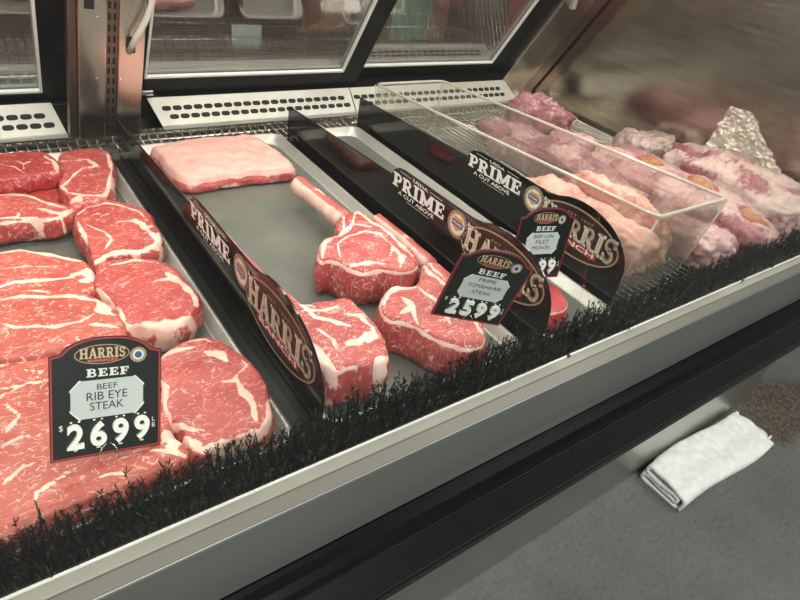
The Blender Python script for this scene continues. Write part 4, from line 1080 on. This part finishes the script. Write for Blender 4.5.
# ================================================================== TOWEL
def towel():
    # folded terry towel: a rolled ribbon section swept along its length
    prof = [(.0, .004), (.050, .004), (.094, .0045), (.104, .009), (.103, .015), (.090, .0165), (.050, .014), (.018, .013), (.009, .017), (.010, .023), (.022, .0245), (.060, .021), (.093, .0235), (.102, .029), (.097, .035), (.080, .0365), (.045, .034), (.012, .032), (-.004, .026), (-.007, .016), (-.004, .006)]
    P = [Vector((y, z)) for y, z in prof]
    # dense resample
    D = []
    for i in range(len(P) - 1):
        p0 = P[max(i - 1, 0)]; p1 = P[i]; p2 = P[i + 1]; p3 = P[min(i + 2, len(P) - 1)]
        for f in [k / 6 for k in range(6)]:
            D.append(.5 * ((2 * p1) + (-p0 + p2) * f + (2 * p0 - 5 * p1 + 4 * p2 - p3) * f * f + (-p0 + 3 * p1 - 3 * p2 + p3) * f ** 3))
    D.append(P[-1]); n = len(D)
    th = .0040
    nrm = []
    for i in range(n):
        t_ = (D[min(i + 1, n - 1)] - D[max(i - 1, 0)]).normalized(); nrm.append(Vector((-t_.y, t_.x)))
    A = at_z(659, 496, 0); Bq = at_z(747, 431, 0)
    L_ = (Bq - A); L_.z = 0; ln = L_.length; ux = L_.normalized(); uy = Vector((-ux.y, ux.x, 0))
    m = 70; b = MB(); vs = []
    for j in range(m + 1):
        f = j / m
        for side in (1, -1):
            for i in range(n):
                y, z = D[i].x, D[i].y
                # loose right end: upper and lower layers end at different lengths
                end = ln * (1.0 + (.05 if i < n * .45 else -.02) * f + .012 * math.sin(i * .35) * f)
                q = D[i] + nrm[i] * th * side
                x = f * end
                w = .004 * noise.noise(Vector((x * 14, y * 30, z * 60))) + .0025 * noise.noise(Vector((x * 45, y * 60, 2)))
                yy = (q.x - .05) * (1 + .12 * math.sin(f * 2.4)) + .008 * math.sin(f * 5 + .4)
                zz = max(q.y * 1.5 - .001 + w * (1.3 if z > .008 else .15) , .0006) * (1 - .35 * f)
                vs.append(A + ux * x + uy * yy + Vector((0, 0, zz)))
    r = 2 * n; fs = []
    for j in range(m):
        for i in range(n - 1):
            a = j * r + i; fs.append((a, a + 1, a + 1 + r, a + r)); c = a + n; fs.append((c + r, c + 1 + r, c + 1, c))
        for i in (0, n - 1):
            a = j * r + i; fs.append((a, a + n, a + n + r, a + r))
    for i in range(n - 1):
        fs.append((i, i + n, i + n + 1, i + 1)); a = m * r + i; fs.append((a, a + 1, a + 1 + n, a + n))
    b.add(vs, fs)
    o = b.build('towel', M['towel'], None, smooth=True, origin=tuple(A + ux * ln / 2))
    tag(o, 'folded white terry towel lying on concrete floor beside the case', 'towel')
towel()

# ================================================================== BEHIND THE CASE
ct = empty('prep_counter', (.75, 1.85, 0), 'steel work counter behind the case, seen dimly through sliding doors', 'counter')
mb = MB(); mb.box(-.6, 1.9, 1.62, 2.2, .60, .63); mb.build('counter_top', M['steel'], ct, bevel=.004)
for x in (-.55, .65, 1.8):
    for y in (1.68, 2.14):
        mb = MB(); mb.tube([(x, y, 0), (x, y, .60)], .02, 12); mb.build('leg', M['steel'], ct, smooth=True)
c = at_y(247, 47, 1.95)
mb = MB(); mb.box(c.x - .05, c.x + .05, c.y, c.y + .004, .63, .664); tag(mb.build('paper_card', M['digit']), 'white paper card standing on the counter behind the doors', 'card')

def cloth(px0, px1, y_top, y_bot, Y, mat, seed, label, name='hanging_cloth'):
    a = at_y(px0, y_bot, Y); c = at_y(px1, y_bot, Y); top = 1.35
    b = MB(); nx, nz = 24, 20; vs = []
    for sgn in (0, 1):
        for j in range(nz + 1):
            for i in range(nx + 1):
                f = i / nx; g = j / nz
                x = a.x + (c.x - a.x) * f; z = a.z + (top - a.z) * g
                vs.append((x, Y + .012 * math.sin(f * 9 + seed) + .006 * math.sin(f * 23 + g * 3) + sgn * .004, z))
    k = (nx + 1) * (nz + 1); fs = []
    for j in range(nz):
        for i in range(nx):
            q = j * (nx + 1) + i; fs.append((q, q + 1, q + nx + 2, q + nx + 1)); fs.append((k + q + nx + 1, k + q + nx + 2, k + q + 1, k + q))
    for j in range(nz):
        q = j * (nx + 1); fs.append((q, q + nx + 1, k + q + nx + 1, k + q)); q += nx; fs.append((k + q, k + q + nx + 1, q + nx + 1, q))
    b.add(vs, fs); o = b.build(name, mat, None, smooth=True, origin=(a.x, Y, a.z))
    return tag(o, label, 'cloth', 'cloths hanging behind the doors')
cloth(392, 424, 0, 40, 1.72, simple('cloth_green', (.42, .52, .42), .8), 1, 'pale green cloth hanging behind the right sliding door')
cloth(424, 440, 0, 38, 1.76, simple('cloth_pink', (.55, .25, .24), .8), 2, 'narrow pink cloth hanging beside the green one')
cloth(498, 545, 0, 62, 1.80, simple('cloth_red', (.42, .05, .06), .8), 3, 'red cloth hanging at right edge of the right sliding door')
cloth(300, 350, 0, 30, 1.90, simple('cloth_brown', (.42, .16, .12), .8), 4, 'reddish brown cloth hanging behind the wide middle sliding door')
# ================================================================== LIGHT
def area(name, loc, sx, sy, power, colr, rot=(0, 0, 0)):
    l = bpy.data.lights.new(name, 'AREA'); l.shape = 'RECTANGLE'; l.size = sx; l.size_y = sy; l.energy = power; l.color = colr
    o = bpy.data.objects.new(name, l); col.objects.link(o); o.location = loc; o.rotation_euler = rot
    return o
area('case_lamp', (.54, .56, 1.19), 1.8, .05, 6.0, (1, .92, .81), (math.radians(12), 0, 0))
area('case_lamp', (.54, .88, 1.19), 1.8, .05, 7.2, (1, .92, .81), (math.radians(-8), 0, 0))
area('store_and_fill_light', (.2, -1.2, 2.9), 1.6, .5, 46.0, (.98, 1, .92))
area('store_and_fill_light', (2.4, -.6, 2.9), 1.6, .5, 46.0, (.98, 1, .92))
area('store_and_fill_light', (-.3, -2.6, 2.3), 1.2, .6, 60.0, (1, .99, .92), (math.radians(55), 0, 0))  # added fill from behind the customer, brightens the price digits
area('back_lamp', (.6, 2.2, 2.9), 1.6, .4, 60.0, (1, .95, .88))
w = bpy.data.worlds.new('world'); scn.world = w; w.use_nodes = True
w.node_tree.nodes['Background'].inputs[0].default_value = (.8, .8, .76, 1); w.node_tree.nodes['Background'].inputs[1].default_value = .15

# ================================================================== CAMERA
cd = bpy.data.cameras.new('camera'); cam = bpy.data.objects.new('camera', cd); col.objects.link(cam)
cd.sensor_width = 36; cd.lens = 27.0; cd.clip_start = .01
R = Vector((AX.x, AY.x, AZ.x)); U = -Vector((AX.y, AY.y, AZ.y)); Bk = -Vector((AX.z, AY.z, AZ.z))
cam.matrix_world = Matrix(((R.x, U.x, Bk.x, CAM.x), (R.y, U.y, Bk.y, CAM.y), (R.z, U.z, Bk.z, CAM.z), (0, 0, 0, 1)))
scn.camera = cam
vs_ = scn.view_settings; vs_.view_transform = 'Standard'; vs_.look = 'None'; vs_.exposure = 0.0; vs_.gamma = 1; vs_.use_curve_mapping = False
scn.cycles.transparent_max_bounces = 16
scn.cycles.max_bounces = 8
